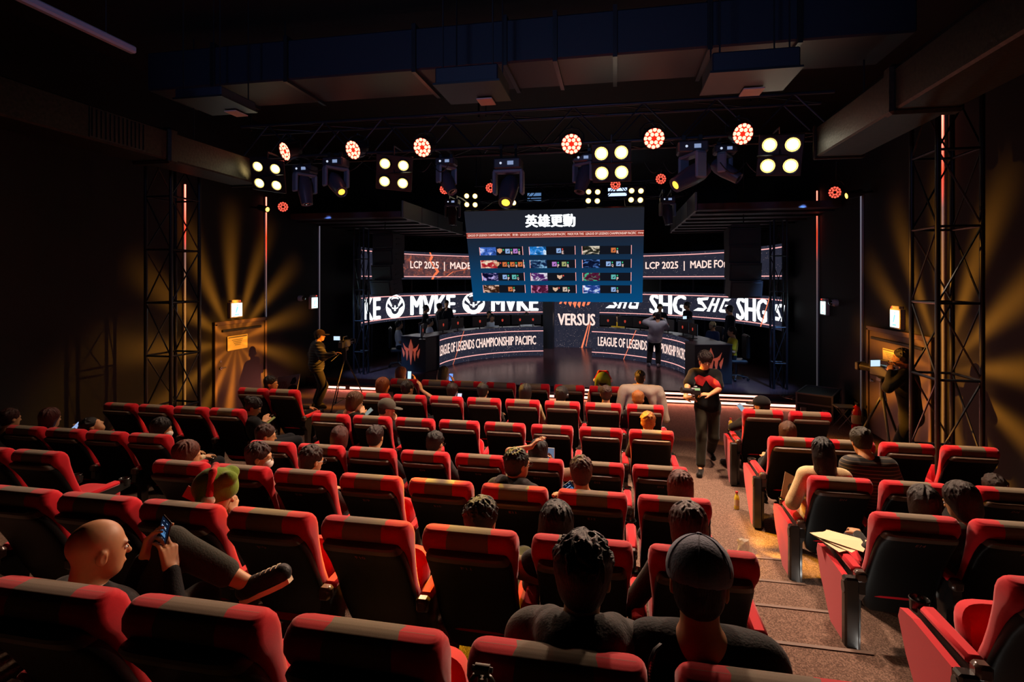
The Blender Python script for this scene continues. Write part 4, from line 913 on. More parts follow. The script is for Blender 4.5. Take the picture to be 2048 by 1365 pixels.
def blinder(px,py,Y,dirv,roll,label,sp=.135,rr=.085,m=None,top=TZ,en=0,col=(1,.82,.52)):
    q=atY(px,py,Y); r=thing('blinder_light',label,'stage light',q,0,'four lamp blinder lights'); M=T(*q)@aim(dirv)@R(roll)
    fr=MB(); fr.box((0,0,.03),(sp*4,sp*4,.03),M,.01); fr.build('backing_frame',blkm,r,world=True)
    for a in(-1,1):
        for b in(-1,1):
            mb=MB(); mb.lathe([(.001,.01),(rr*.93,.01),(rr*.95,-.02),(rr*1.12,-.025),(rr*1.15,.02),(rr*.8,.09),(rr*.4,.13),(.001,.135)],16,M@T(a*sp,b*sp,0)); l=mb.build('lamp_housing',mat('fixture_black',(.018,.016,.02),.38),r,True,world=True)
            mb=MB(); mb.lathe([(.001,-.016),(rr*.4,-.014),(rr*.72,-.002),(.001,.002)],16,M@T(a*sp,b*sp,0)); mb.build('lamp',m or warmE,l,world=True)
            mb=MB(); mb.lathe([(.001,-.001),(rr*.94,-.004),(rr*.93,.002),(.001,.004)],20,M@T(a*sp,b*sp,0)); mb.build('reflector',emat('reflector_glow',(1,.66,.16),2.2),l,world=True)
    mb=MB(); mb.cyl(q,(q.x,q.y,max(top,q.z+.1)),.014,n=6); mb.cyl((q.x,q.y,max(top,q.z+.1)),(q.x,TY if Y<9 else 14.75,max(top,q.z+.1)),.014,n=6); mb.cyl(Vector(q)+Vector((-sp*2.1,0,0)),Vector(q)+Vector((sp*2.1,0,0)),.012,n=6); mb.build('bracket',blkm,r,world=True)
    if en: spot('blinder_beam',q+Vector(dirv).normalized()*.12,q+Vector(dirv),en,col,150,1,.18)
    return r
def spot(name,loc,tgt,e,col,ang,blend,size=.1,gobo=None):
    l=bpy.data.lights.new(name,'SPOT'); l.energy=e; l.color=col; l.spot_size=math.radians(ang); l.spot_blend=blend; l.shadow_soft_size=size
    o=bpy.data.objects.new(name,l); COL.objects.link(o); o.location=loc; d=(Vector(tgt)-Vector(loc)); o.rotation_euler=d.to_track_quat('-Z','Y').to_euler()
    if gobo:
        l.use_nodes=True; nt=l.node_tree; em=[n for n in nt.nodes if n.type=='EMISSION'][0]
        tc=nt.nodes.new('ShaderNodeTexCoord'); sx=nt.nodes.new('ShaderNodeSeparateXYZ'); nt.links.new(tc.outputs['Normal'],sx.inputs[0])
        def m(op,a,b=None,c=None):
            n=nt.nodes.new('ShaderNodeMath'); n.operation=op
            for i,x in enumerate((a,b,c)):
                if x is None: continue
                if hasattr(x,'links'): nt.links.new(x,n.inputs[i])
                else: n.inputs[i].default_value=x
            return n.outputs[0]
        x=m('DIVIDE',sx.outputs['X'],sx.outputs['Z']); y=m('DIVIDE',sx.outputs['Y'],sx.outputs['Z']); th=m('ARCTAN2',y,x); rr=m('SQRT',m('ADD',m('MULTIPLY',x,x),m('MULTIPLY',y,y)))
        n_,r0,r1,pw=gobo[:4]
        pet=m('POWER',m('ABSOLUTE',m('COSINE',m('ADD',m('MULTIPLY',th,n_/2),m('MULTIPLY',rr,gobo[4])))),pw)
        f1=m('SUBTRACT',1,m('MINIMUM',1,m('DIVIDE',rr,r1))); f1=m('POWER',f1,1.6); f0=m('MINIMUM',1,m('DIVIDE',rr,r0)); pet=m('ADD',m('MULTIPLY',m('SUBTRACT',1,f0),.55),m('MULTIPLY',f0,pet)); v=m('MULTIPLY',m('MULTIPLY',pet,f1),m('ADD',.22,m('MULTIPLY',f0,.78)))
        nt.links.new(v,em.inputs['Strength'])
        em.inputs['Color'].default_value=(1,1,1,1)
    return o
# front truss: six red pars
for i,(px,py,dx) in enumerate([(571,303,-.9),(707,300,-.5),(845,295,-.25),(1143,288,.1),(1308,277,.25),(1485,268,.5)]):
    par(px,py,TY-.15,(dx*.6,-1,-.45),'bright red LED par light, %s from the left on the front truss'%ordn[i],grp='red LED pars on the front truss')
for i,(px,py,roll,lab,e,c) in enumerate([(535,352,.15,'leftmost four lamp blinder glowing white',0,0),(788,347,.1,'four lamp blinder between second and third red par',0,0),(1223,326,0,'starburst bright four lamp blinder right of centre',0,0),(1560,311,.08,'rightmost starburst bright four lamp blinder',0,0)]):
    d=[(.15,-1,-.55),(.25,-1,-.5),(-.05,-1,-.33),(-.25,-1,-.33)][i]
    blinder(px,py,TY-.35,d,roll,lab,m=warmE if i>1 else emat('blinder_lamp_mid',(1,.88,.55),11),rr=.10 if i>1 else .085,sp=.14)
for i,(px,py) in enumerate([(942,401),(1019,397),(1186,393),(1272,391)]):
    blinder(px,py,14.6,(0,-1,-.25),.05,['small blinder left of the yellow moving head','small blinder partly behind the yellow moving head','small blinder above the title side of the screen, right of centre','rightmost small blinder above the hanging screen'][i],sp=.12,rr=.075,m=warmL,top=5.02)
for i,(px,py,Y,d,lab) in enumerate([(981,376,13.9,(.1,-1,-.3),'small dim red par above the hanging screen, left'),(1231,369,13.9,(-.1,-1,-.3),'small dim red par below the starburst blinder'),(1322,358,13.9,(-.3,-1,-.3),'small dim red par left of right moving head'),(889,379,13.9,(.3,-1,-.3),'small dim red par left of the small blinders'),
   (566,414,10.9,(.7,-1,-.2),'dim red par beside the left wall light profile'),(1670,385,11.0,(-.7,-1,-.2),'dim red par near the right wall')]):
    par(px,py,Y,d,lab,Rr=.13 if i<4 else .11,top=5.0,dim=True,grp='small dim red par lights')
def moving_head(px,py,Y,hd,label,m=ambE,sc=1.0,lensr=.075,top=TZ,base=True):
    q=atY(px,py,Y); r=thing('moving_head_light',label,'stage light',q)
    gm=mat('fixture_grey',lin((.42,.45,.52)),.4)
    mb=MB(); mb.box((q.x,q.y,q.z),(.36*sc,.26*sc,.14*sc),None,.02); b=mb.build('base_box',mat('fixture_dark',lin((.20,.21,.25)),.4),r,world=True)
    mb=MB(); mb.box((q.x+.05*sc,q.y-.133*sc,q.z),(.08*sc,.006,.05*sc)); mb.build('display_panel',emat('fixture_display',(.45,.6,1),.5),b,world=True)
    mb=MB(); mb.lathe([(.001,0),(.018,0),(.018,.004),(.001,.005)],12,T(q.x-.08*sc,q.y-.132*sc,q.z)@R(PI/2,'X')); mb.build('badge_ring',emat('fixture_badge',(.7,.8,1),.8),b,world=True)
    for s in(-1,1):
        mb=MB(); mb.cyl((q.x+s*.1*sc,q.y,q.z+.07*sc),(q.x+s*.1*sc,q.y,max(top,q.z+.1)),.02,n=8); mb.box((q.x+s*.1*sc,q.y,max(top-.03,q.z+.08)),(.05,.08,.07)); mb.cyl((q.x+s*.1*sc,q.y,max(top,q.z+.1)),(q.x+s*.1*sc,TY if Y<9 else 14.75,max(top,q.z+.1)),.018,n=8)
        mb.build('clamp',blkm,r,world=True)
    hd=Vector(hd).normalized(); side=Vector((hd.y,-hd.x,0)).normalized(); piv=q+Vector((0,0,-.34*sc)); w=.17*sc
    mb=MB(); Mx=Matrix(((side.x,hd.x if 0 else -side.y,0,q.x),(side.y,side.x,0,q.y),(0,0,1,q.z),(0,0,0,1)))
    mb.box((0,0,-.09*sc),(.40*sc,.14*sc,.05*sc),Mx,.015)
    for s in(-1,1): mb.box((s*w*1.08,0,-.24*sc),(.05*sc,.15*sc,.32*sc),Mx,.02)
    mb.build('yoke',gm,r,world=True)
    M=T(*piv)@aim(hd); mb=MB(); mb.lathe([(.001,.24*sc),(.09*sc,.23*sc),(.125*sc,.12*sc),(.125*sc,-.02*sc),(.11*sc,-.14*sc),(.095*sc,-.28*sc),(.085*sc,-.27*sc)],18,M); mb.build('lamp_head',mat('fixture_head',lin((.26,.27,.33)),.35),r,True,world=True)
    mb=MB(); mb.lathe([(.001,-.274*sc),(lensr*.6*sc,-.272*sc),(lensr*1.1*sc,-.262*sc),(.001,-.258*sc)],18,M); mb.build('lens',m,r,True,world=True)
    return r
moving_head(1017,330,TY-.1,(-.0,-.75,-.75),'moving head at the centre of the front truss with yellow lens',m=emat('yellow_lens',(1,.72,.02),6),sc=1.15)
moving_head(672,326,TY-.1,(.65,-.5,-.62),'moving head left on the front truss, tilted right, amber lens'); moving_head(1384,297,TY-.1,(-.8,-.4,-.5),'moving head right on the front truss, tilted left, amber lens',sc=1.15)
moving_head(610,340,TY+.3,(.2,-.1,-.9),'dark unlit moving head beneath the left red pars',m=mat('dark_lens2',(.02,.02,.025),.1)); moving_head(893,325,TY+.3,(.5,-.3,-.8),'dark unlit moving head left of the centre',m=MATS['dark_lens2'],sc=.9)
moving_head(1167,318,TY+.3,(-.2,-.3,-.8),'dark unlit moving head under the fourth red par',m=MATS['dark_lens2'],sc=.9); moving_head(1450,300,TY+.3,(.6,-.3,-.5),'dark unlit moving head between right moving head and blinder',m=MATS['dark_lens2'],sc=.9)
moving_head(1335,400,13.6,(.1,-.2,-.9),'dark lamp hanging right of the main screen corner',m=MATS['dark_lens2'],top=5.0); moving_head(905,405,13.6,(.1,-.2,-.9),'dark lamp hanging left of the main screen corner',m=MATS['dark_lens2'],top=5.0)
def wall_spot(px,py,side,label,tg):
    q=atX(px,py,(XL+.35) if side<0 else (XR-.35)); r=thing('wall_spotlight',label,'stage light',q); d=(Vector(tg)-q).normalized(); M=T(*q)@aim(d)
    mb=MB(); mb.lathe([(.001,.2),(.06,.19),(.075,.0),(.07,-.08),(.06,-.08)],16,M); mb.build('housing',mat('fixture_black',(.018,.016,.02),.38),r,True,world=True)
    mb=MB(); mb.lathe([(.001,-.085),(.05,-.082),(.001,-.07)],16,M); mb.build('lens',emat('amber_small',(1,.45,.05),7),r,world=True)
    mb=MB(); mb.cyl(q,(XL if side<0 else XR,q.y,q.z+.05),.02,n=8); mb.build('wall_arm',blkm,r,world=True); return q+d*.14
lq=wall_spot(530,418,-1,'small amber spotlight on left wall beside the red light profile',(XR,7.5,1.3)); rq=wall_spot(1702,390,1,'small amber spotlight on right wall beside the dim red par',(XL,10.2,1.6))
# bright panels high behind the rear truss
for i,(px,py,w,lab) in enumerate([(1240,385,.75,'bright white ceiling light panel right of the starburst lamp'),(1070,395,.45,'pale blue light patch high behind the yellow moving head')]):
    q=atY(px,py,17.6); r=thing('ceiling_lamp',lab,'lamp',q); mb=MB(); mb.box((q.x,q.y,q.z),(w+.08,.3,.3),T(0,0,0),.01); mb.build('panel_frame',blkm,r,world=True)
    mb=MB(); 
    for z in(-.09,.07): mb.box((q.x,q.y-.156,q.z+z),(w,.004,.10)); 
    mb.build('panel_light',emat('panel_blue',(.5,.65,1),1.6 if i==0 else 1.6) if i==0 else emat('panel_dim',(.12,.25,.5),.8),r,world=True)
# looping cables under the truss
for i,(a,b) in enumerate(((600,790),(790,900),(1290,1400),(1440,1600))):
    p=atY(a,318,TY+.1);q=atY(b,318,TY+.1); pts=[]
    for j in range(25):
        t=j/24; pts.append(p.lerp(q,t)+Vector((0,0,-.16*abs(math.sin(t*PI*3))-.05)))
    mb=MB(); mb.tube(pts,.008,6); tag(mb.build('hanging_cable',blkm,smooth=True),['black cable looping between the two left blinders','black cable looping right of the second blinder','black cable looping beside the right moving head','black cable drooping before the rightmost blinder'][i],'cable')
# line arrays
def line_array(px,Y,ztop,n,label,yaw):
    x=atY(px,550,Y).x; r=thing('line_array_speaker',label,'speaker',(x,Y,ztop-n*.4),0)
    for i in range(n):
        M=T(x,Y-.03*i*i*.5+.1,ztop-.21-i*.405)@R(yaw)@R(.055*i,'X'); mb=MB()
        mb.loft([[(-.36,-.0,-.20),(.36,-.0,-.20),(.30,.5,-.19),(-.30,.5,-.19)],[(-.36,-.0,.20),(.36,-.0,.20),(.30,.5,.19),(-.30,.5,.19)]],M=M); c=mb.build('speaker_box',mat('speaker_paint',lin((.13,.13,.16)),.6,bump=.2,scale=90),r,world=True)
        mb=MB(); mb.box((0,-.01,0),(.66,.02,.32),M,.006); mb.build('grille',mat('speaker_grille',(.014,.014,.018),.6),c,world=True)
        mb=MB(); 
        for zz in(-.07,.07): mb.box((.345,.2,zz),(.02,.12,.04),M)
        mb.build('handle',mat('speaker_handle',(.004,.004,.005),.5),c,world=True)
    mb=MB(); mb.box((x,Y+.25,ztop+.03),(.6,.5,.06)); mb.cyl((x,Y+.25,ztop),(x,Y+.25,ZC),.012,n=6); mb.build('rigging_frame',blkm,r,world=True)
line_array(762,13.0,4.0,4,'black line array speaker hanging left of the stage',-.35); line_array(1492,13.0,4.0,4,'black line array speaker hanging right of the stage',.15)
# ================================================================ PEOPLE
def phone(p,label,yaw=0,pitch=-.5,roll=0,col=(.02,.02,.025),glow=(.3,.4,.6),s=.8,land=False,ui=False):
    r=thing('phone',label,'phone',p); r.rotation_euler=Euler((pitch,roll,yaw)); w,h=.074,.152
    mb=MB(); mb.box((0,0,0),(w,.009,h),None,.004); mb.build('phone_body',mat('phone_%d'%(col[0]*99),col,.3),r)
    mb=MB(); mb.box((0,-.0048,0),(w-.007,.0012,h-.009)); sc=mb.build('phone_screen',emat('phone_dark',(.004,.008,.02),1) if ui else emat('phone_glow_%d_%d'%(glow[0]*99,glow[2]*99),glow,s),r)
    if ui:
        f=lambda u,v:((u-.5)*w*.9,-.0062,(v-.5)*h*.93); mb=MB()
        quad_map(mb,f,.25,.35,.93,.945);quad_map(mb,f,.65,.8,.93,.945); text_map(mb,'MVK',f,.18,.8,.78,.83,.03); quad_map(mb,f,.3,.7,.04,.055); mb.build('screen_text',emat('ui_white',(.5,.7,1),.9),sc)
        mb=MB()
        for i in range(4): quad_map(mb,f,.2+.17*i,.30+.17*i,.64,.72); quad_map(mb,f,.15+.18*i,.32+.18*i,.58,.65)
        mb.build('screen_picture',emat('ui_blue',(.12,.3,.6),.7),sc)
        mb=MB()
        for j in(.5,.4):
            for i in(.2,.48,.72): quad_map(mb,f,i,i+.12,j,j+.025)
        mb.build('screen_button',emat('ui_grey',(.45,.45,.5),.6),sc)
    return r
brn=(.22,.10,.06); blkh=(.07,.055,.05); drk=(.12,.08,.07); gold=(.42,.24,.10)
def sp(row,k,occ,*a,**kw):
    OCC[row,k]=occ; return seated(a[0],row,k,*a[1:],**kw)
# ---- nearest row
t,M,_,A=sp('G',1,'the hoodie wearer','person in dark grey hoodie with short spiky black hair, nearest row',1168,1150,dy=.19,hy=-.1,hpit=-.12,hair='spiky',hcol=blkh,shirt=(.24,.225,.21),hoodie=True,h=.0075,tuft=60,loose=.012,pants=(.05,.05,.06))
t,M,_,A=sp('G',0,'the cap wearer','person in blue-grey baseball cap and black top, nearest row',1398,1168,dy=.16,hy=-.15,hpit=-.28,hair='short',hcol=blkh,shirt=(.03,.03,.035),h=.0075,acc=(('cap',(.50,.53,.60),0,'visor'),),loose=.01,tuft=8)
hd=atY(198,1100,1.78)
sx=X0-3*U+.25
OCC['G',3]='the phone filmer'
ph=atY(326,1076,2.06); kneeL=atY(395,1075,2.35); ank=atY(506,1174,2.22)
bald=person('person with shaved head in black filming on a phone, leg crossed',hd,(hd.x-.04,1.93,1.25),yaw=-.2,hyaw=-.5,hpitch=-.12,lh=ph+Vector((-.05,-.015,-.01)),rh=ph+Vector((.05,-.02,-.05)),hair='bald',shirt=(.03,.03,.033),pants=(.17,.17,.14),
   h=.006,tl=.66,floor=.70,lcurl=.75,rcurl=.7,handdir=dict(L=(.15,.3,1),R=(-.35,.2,1),Ln=(1,.2,0),Rn=(-1,.3,.1)),face=True,
   ankles=dict(R=ank,Rh=(-.3,.35,1),Rt=(.85,.05,.42),L=None),elb=dict(L=(-.5,-.2,-1),R=(.6,-.1,-1)))
pp=phone(ph,'black phone held up by the person with shaved head',yaw=-.45,pitch=-.15,roll=.2,ui=True); pp.scale=(1.15,1,1.15)
_,Mh,Lg,A=bald
w=A['R'][2]; mb=MB(); d=(w-A['R'][1]).normalized(); mb.cyl(w-d*.03,w-d*.005,.030,.029,18); mb.build('wristwatch',mat('steel',(.5,.5,.5),.3,metal=1),bald[0],True,world=True)
# canvas shoe details
hip,kn,an,toe,heel=Lg['R']; dd=(toe-heel).normalized(); 
mb=MB(); 
dn=Vector((0,0,-1)); dn=(dn-dd*dn.dot(dd)).normalized(); sd=dd.cross(dn)
mb.loft([[heel-dd*.03+sd*s*.036*w_+dn*z+dd*l for s,z in((-1,.028),(1,.028),(1,.05),(-1,.05))] for l,w_ in((0,.7),(.03,1),(.10,1),(.17,1.15),(.235,1.0),(.262,.5))]); mb.build('shoe_sole',mat('cream_rubber',lin((.85,.75,.6)),.5),bald[0],True,world=True)
mb=MB()
for i in range(5): c=heel+dd*(.09+i*.028)-dn*.035; mb.tube([c+sd*x-dn*(.010-abs(x)*.3) for x in(-.022,-.01,0,.01,.022)],.0028,5)
mb.build('shoelace',mat('cream_rubber',(.6,.5,.4),.5),bald[0],world=True)
# ---- sixth row F
sp('F',2,'the person with tousled hair','person with tousled short dark hair in the sixth row, left of hooded one',965,1042,dy=.10,hy=-.3,hpit=-.1,hair='spiky',hcol=blkh,shirt=(.55,.47,.36),tuft=70,h=.008,rh=atY(1045,1105,2.95))
sp('F',1,'the long black haired person','person with smooth long black hair behind the spiky haired one',1112,1052,dy=.12,hy=.1,hair='long',hcol=(.03,.025,.025),shirt=(.04,.04,.045),tuft=6,h=.009)
sp('F',0,'the reddish haired person','person with dark reddish hair just beyond the blue-grey cap',1375,1058,dy=.14,hy=.15,hpit=-.2,hair='bob',hcol=(.22,.09,.07),shirt=(.08,.06,.06),h=.009,lh=atY(1300,1138,3.0))
t,M,Lg,A=sp('F',5,'the green hat wearer','person in green and red plush hat leaning right on an arm',432,990,dy=.30,hy=-1.0,hpit=-.25,hair='short',hcol=blkh,shirt=(.06,.05,.05),h=.008,tuft=6,face=True,rh=atY(470,1010,3.15),yaw=-.3)
def plush_hat(t,M,h=.008,eyes=True):
    hp=lambda x,y,z:M@Vector((x,y,z))
    sdf_mesh([ell(M,(0,-.015,.05),(.115,.135,.115),.02),ell(M,(-.06,.05,.13),(.045,.05,.04),.02),ell(M,(.06,.05,.13),(.045,.05,.04),.02),cap(hp(-.09,-.06,.02),hp(-.11,-.07,-.09),.04,.028,.03),cap(hp(.09,-.06,.02),hp(.11,-.07,-.09),.04,.028,.03),pln(hp(0,0,-.02) if 0 else hp(0,0,-.13),M.to_3x3()@Vector((0,0,-1))),ell(M,(0,.06,-.06),(.1,.12,.085),.01,True)],h,'plush_hat',clothm((.38,.48,.12)),t,noise=(.003,40))
    sdf_mesh([cap(hp(-.125,-.03,.03),hp(-.06,-.05,.155),.022,.020,.02),cap(hp(-.06,-.05,.155),hp(.06,-.05,.155),.020,.020,.02),cap(hp(.06,-.05,.155),hp(.125,-.03,.03),.020,.022,.02)],h,'red_band',clothm((.72,.10,.10)),t)
    sdf_mesh([ell(M,(-.13,-.03,.01),(.03,.04,.03),.01),ell(M,(.13,-.03,.01),(.03,.04,.03),.01)],h,'hat_ear',clothm((.85,.80,.70)),t)
plush_hat(t,M)
q=M@Vector((-.02,-.13,-.02)); r=MB(); r.box((0,0,0),(.10,.004,.075),T(*q)@R(.3)@R(.5,'Y')); r.build('hat_tag',mat('tag_card',lin((.85,.6,.5)),.6),t,world=True)
# ---- fifth row E
sp('E',0,'the brown bob wearer','person with reddish brown parted hair at the aisle, fifth row',1360,978,dy=.12,hy=0,hair='bob',hcol=(.32,.13,.08),shirt=(.05,.04,.04),h=.0095)
sp('E',1,'the brown haired phone user','person with short brown hair, phone at left, fifth row',1162,945,dy=.14,hy=.1,hpit=-.05,hair='short',hcol=(.24,.12,.09),shirt=(.05,.045,.05),tuft=50,h=.0095,lh=atY(1140,985,4.25))
phone(atY(1144,984,4.20),'phone with lit grid held before brown haired person',yaw=.3,pitch=-.6,roll=-.6,ui=True)
sp('E',2,'the glasses wearer in a grey jacket','person with glasses in dark striped jacket, looking right',1036,930,dy=.13,hy=-.75,hair='short',hcol=blkh,shirt=(.13,.12,.12),acc=('glasses',),face=True,tuft=40,h=.0095,loose=.015,hoodie=True)
sp('E',5,'the dark haired person','person with dark hair and glasses, fifth row, right of the masked one',624,922,dy=.12,hy=-.45,hpit=-.25,hair='short',hcol=(.13,.07,.05),shirt=(.16,.1,.09),face=True,acc=('glasses',),h=.010)
sp('E',6,'the masked person','person with glasses and white face mask looking right',520,915,dy=.24,hy=-1.15,hpit=-.1,hair='short',hcol=(.16,.09,.08),shirt=(.62,.42,.36),acc=('mask','glasses'),tuft=40,h=.009)
sp('E',7.07 if 0 else 7,'the auburn haired person','person with smooth auburn hair behind the green hat',377,912,dy=.2,hy=-.9,hpit=-.1,hair='bob',hcol=(.28,.13,.08),shirt=(.08,.07,.07),h=.011)
# ---- fourth row D
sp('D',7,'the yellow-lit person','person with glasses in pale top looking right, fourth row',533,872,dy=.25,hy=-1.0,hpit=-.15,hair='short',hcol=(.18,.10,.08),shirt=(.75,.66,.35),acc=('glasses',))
sp('D',6,'the person with short straight hair','person with short wavy reddish hair, fourth row',680,878,dy=.22,hy=.2,hair='bob',hcol=(.25,.11,.09),shirt=(.2,.1,.1))
sp('D',5,'the person with shaved nape','person with short dark hair and bare neck, fourth row',752,875,dy=.2,hy=-.1,hair='short',hcol=(.12,.06,.06),shirt=(.10,.05,.05),tuft=40)
sp('D',4,'the wavy haired person','person with wavy black hair and glasses, fourth row',871,888,dy=.2,hy=-.3,hpit=-.3,hair='short',hcol=blkh,shirt=(.06,.05,.05),acc=('glasses',),tuft=50)
ph=atY(1102,911,5.55)
sp('D',2,'the person filming','person with long black hair filming with a raised phone',1078,905,dy=.2,hy=-.1,hair='long',hcol=blkh,shirt=(.45,.36,.28),sleeve='short',rh=ph+Vector((.02,-.03,-.05)),lh=atY(1072,884,5.30),h=.009,handdir=dict(R=(-.2,.2,1),L=(.6,.1,.7),Rn=(-1,.2,0)),elb=dict(R=(1,-.3,-.6),L=(-1,.2,-.2)))
phone(ph,'white edged phone raised above the fourth row',pitch=-.1,col=(.6,.6,.6),glow=(.10,.13,.2),s=1.2)
sp('D',9.66,'the masked person with bob','person with dark bob and white face mask, left block',325,859,dy=.3,hy=-1.1,hair='bob',hcol=blkh,shirt=(.80,.72,.58),acc=('mask',))
person('person slouching low in the left block, face to the ceiling',atY(186,853,5.5),(X0-10.66*U+.25,5.75,.55),yaw=-.2,hyaw=-.9,hpitch=.6,hair='short',hcol=blkh,h=.013,lh=atY(152,858,5.75))
phone(atY(151,856,5.72),'pale phone held up in the dark left block',yaw=-.3,pitch=-.4,roll=.7,glow=(.4,.55,.9))
sp('D',11.64,'the left dark figure','dim person with reddish hair at far left, nearer the aisle',102,838,dy=.25,hy=-.2,hair='bob',hcol=(.22,.08,.06),shirt=(.05,.04,.04))
sp('D',12.64,'the far left figure','dim person at the far left edge of the seats',22,838,dy=.25,hy=-.2,hair='short',hcol=(.18,.08,.06),shirt=(.05,.04,.04))
OCC['D',10.66]='the slouching person'
# ---- third row C
OCC['C',8.6]='x'
person('person in black jacket with white stripe looking down at a phone',atY(508,815,6.60),(-4.75,6.62,.55),yaw=-.5,hyaw=-1.2,hpitch=-.5,hair='bun',hcol=blkh,shirt=(.05,.05,.05),h=.010,face=True,lh=atY(530,848,6.8),rh=atY(537,846,6.7),tuft=20)
phone(atY(541,842,6.75),'phone held low by person in striped black jacket',yaw=-.6,pitch=-1.0,glow=(.5,.4,.1),s=.4)
sp('C',7,'the brown bowl cut wearer','person with brown bowl haircut looking down at phone, third row',711,805,dy=.3,hy=-.9,hpit=-.35,hair='bob',hcol=(.26,.15,.06),shirt=(.12,.10,.05),face=True,rh=atY(727,826,6.95),h=.011)
phone(atY(736,826,6.95),'phone glowing in the third row beside bowl haircut',yaw=-.6,pitch=-.8,roll=.4,glow=(.4,.45,.4),s=.6)
sp('C',6,'the grey cap wearer','person in faded grey cap facing right with raised hand',774,818,dy=.3,hy=-1.1,hpit=-.2,hair='short',hcol=blkh,shirt=(.08,.07,.06),acc=(('cap',(.30,.28,.24),0,'visor'),),rh=atY(795,835,6.8),h=.011)
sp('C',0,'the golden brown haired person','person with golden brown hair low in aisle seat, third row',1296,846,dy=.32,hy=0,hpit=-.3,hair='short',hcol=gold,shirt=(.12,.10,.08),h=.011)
# ---- second row B
sp('B',7,'the copper haired person','person with copper brown hair, second row, leftmost of centre',767,773,dy=.28,hy=-.7,hpit=-.2,hair='bob',hcol=(.34,.16,.05),shirt=(.4,.3,.1),face=True,h=.012)
sp('B',6,'the person with raised arm','person with short dark hair and raised bare arm, second row',816,778,dy=.28,hy=-.5,hair='short',hcol=blkh,shirt=(.1,.08,.06),sleeve='short',rh=atY(841,772,8.0),handdir=dict(R=(-.3,.2,1)),h=.012)
sp('B',5,'the phone reader','dark haired person with bright phone, second row',905,783,dy=.28,hy=0,hair='short',hcol=(.12,.06,.04),shirt=(.08,.08,.07))
phone(atY(919,797,8.0),'bright white phone in the second row',pitch=-.3,glow=(.6,.65,.9),s=1.3)
sp('B',4,'the capped dark figure','person with smooth dark head of hair, second row centre',966,783,dy=.2,hy=0,hair='short',hcol=blkh,shirt=(.14,.12,.09),tuft=6)
sp('B',3,'the cream coat wearer','person with dark hair in cream coat, second row',1051,786,dy=.22,hy=0,hair='bob',hcol=blkh,shirt=(.70,.58,.36),loose=.02)
sp('B',2,'the headphones wearer','person with headphones over dark hair, second row',1123,791,dy=.24,hy=0,acc=('headset',),hair='short',hcol=blkh,shirt=(.4,.22,.16))
sp('B',1,'the chestnut haired person','person with short chestnut hair, second row right',1212,789,dy=.22,hy=0,hair='short',hcol=(.14,.08,.06),shirt=(.25,.22,.2),tuft=36)
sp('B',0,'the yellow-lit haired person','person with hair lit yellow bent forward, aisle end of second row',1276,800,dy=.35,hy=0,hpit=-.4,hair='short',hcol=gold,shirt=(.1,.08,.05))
person('person in profile beside the drawn poster, left block',atY(543,768,7.9),(-5.18,7.95,.55),yaw=-.3,hyaw=-1.4,hair='short',hcol=blkh,shirt=(.06,.05,.05),h=.011,face=True); OCC['B',9.64]='the person in profile'
# ---- front row A
sp('A',6.0,'the light brown haired filmer','person with light brown hair filming with a small phone, front row',803,749,dy=.25,hy=-.3,hair='bob',hcol=(.30,.17,.09),shirt=(.07,.05,.05),rh=atY(829,757,9.3),handdir=dict(R=(-.3,.3,1)))
phone(atY(819,751,9.35),'small white-blue phone held up in the front row, left',pitch=-.1,glow=(.5,.7,.8),s=1.3)
sp('A',5,'the long dark haired person','person with long dark hair and blue-lit phone, front row',888,748,dy=.3,hy=-.3,hair='long',hcol=(.05,.04,.045),shirt=(.05,.05,.06),rh=atY(908,763,9.3))
phone(atY(902,756,9.3),'blue-lit phone in the front row',pitch=-.2,glow=(.15,.3,.9),s=1.3)
t,M,_,A=sp('A',1,'the hatted person in cream','person in green plush hat and cream jacket, front row',1206,762,dy=.22,hy=0,hair='short',hcol=blkh,shirt=(.72,.60,.50),loose=.02,h=.010,tuft=4); plush_hat(t,M,.010)
t,M,_,A=sp('A',0,'the person under a white jacket','person with white jacket draped over the shoulders, front row',1280,757,dy=.10,hy=0,hair='short',hcol=blkh,shirt=(.80,.74,.66),loose=.035,h=.010,hoodie=True)
t,M,_,A=(t,M,_,A); cx_=X0+.25
sdf_mesh([cap((cx_-.26,8.80,1.05),(cx_+.26,8.80,1.05),.085,None,.05),cap((cx_-.30,8.78,.98),(cx_-.36,8.80,.62),.07,.06,.05),cap((cx_+.30,8.78,.98),(cx_+.38,8.80,.60),.07,.06,.05),cap((cx_-.12,8.76,1.0),(cx_-.20,8.78,.74),.07,.05,.06),cap((cx_+.14,8.76,1.0),(cx_+.2,8.78,.78),.07,.05,.06)],.010,'draped_coat',clothm((.88,.80,.72)),t,noise=(.006,24))
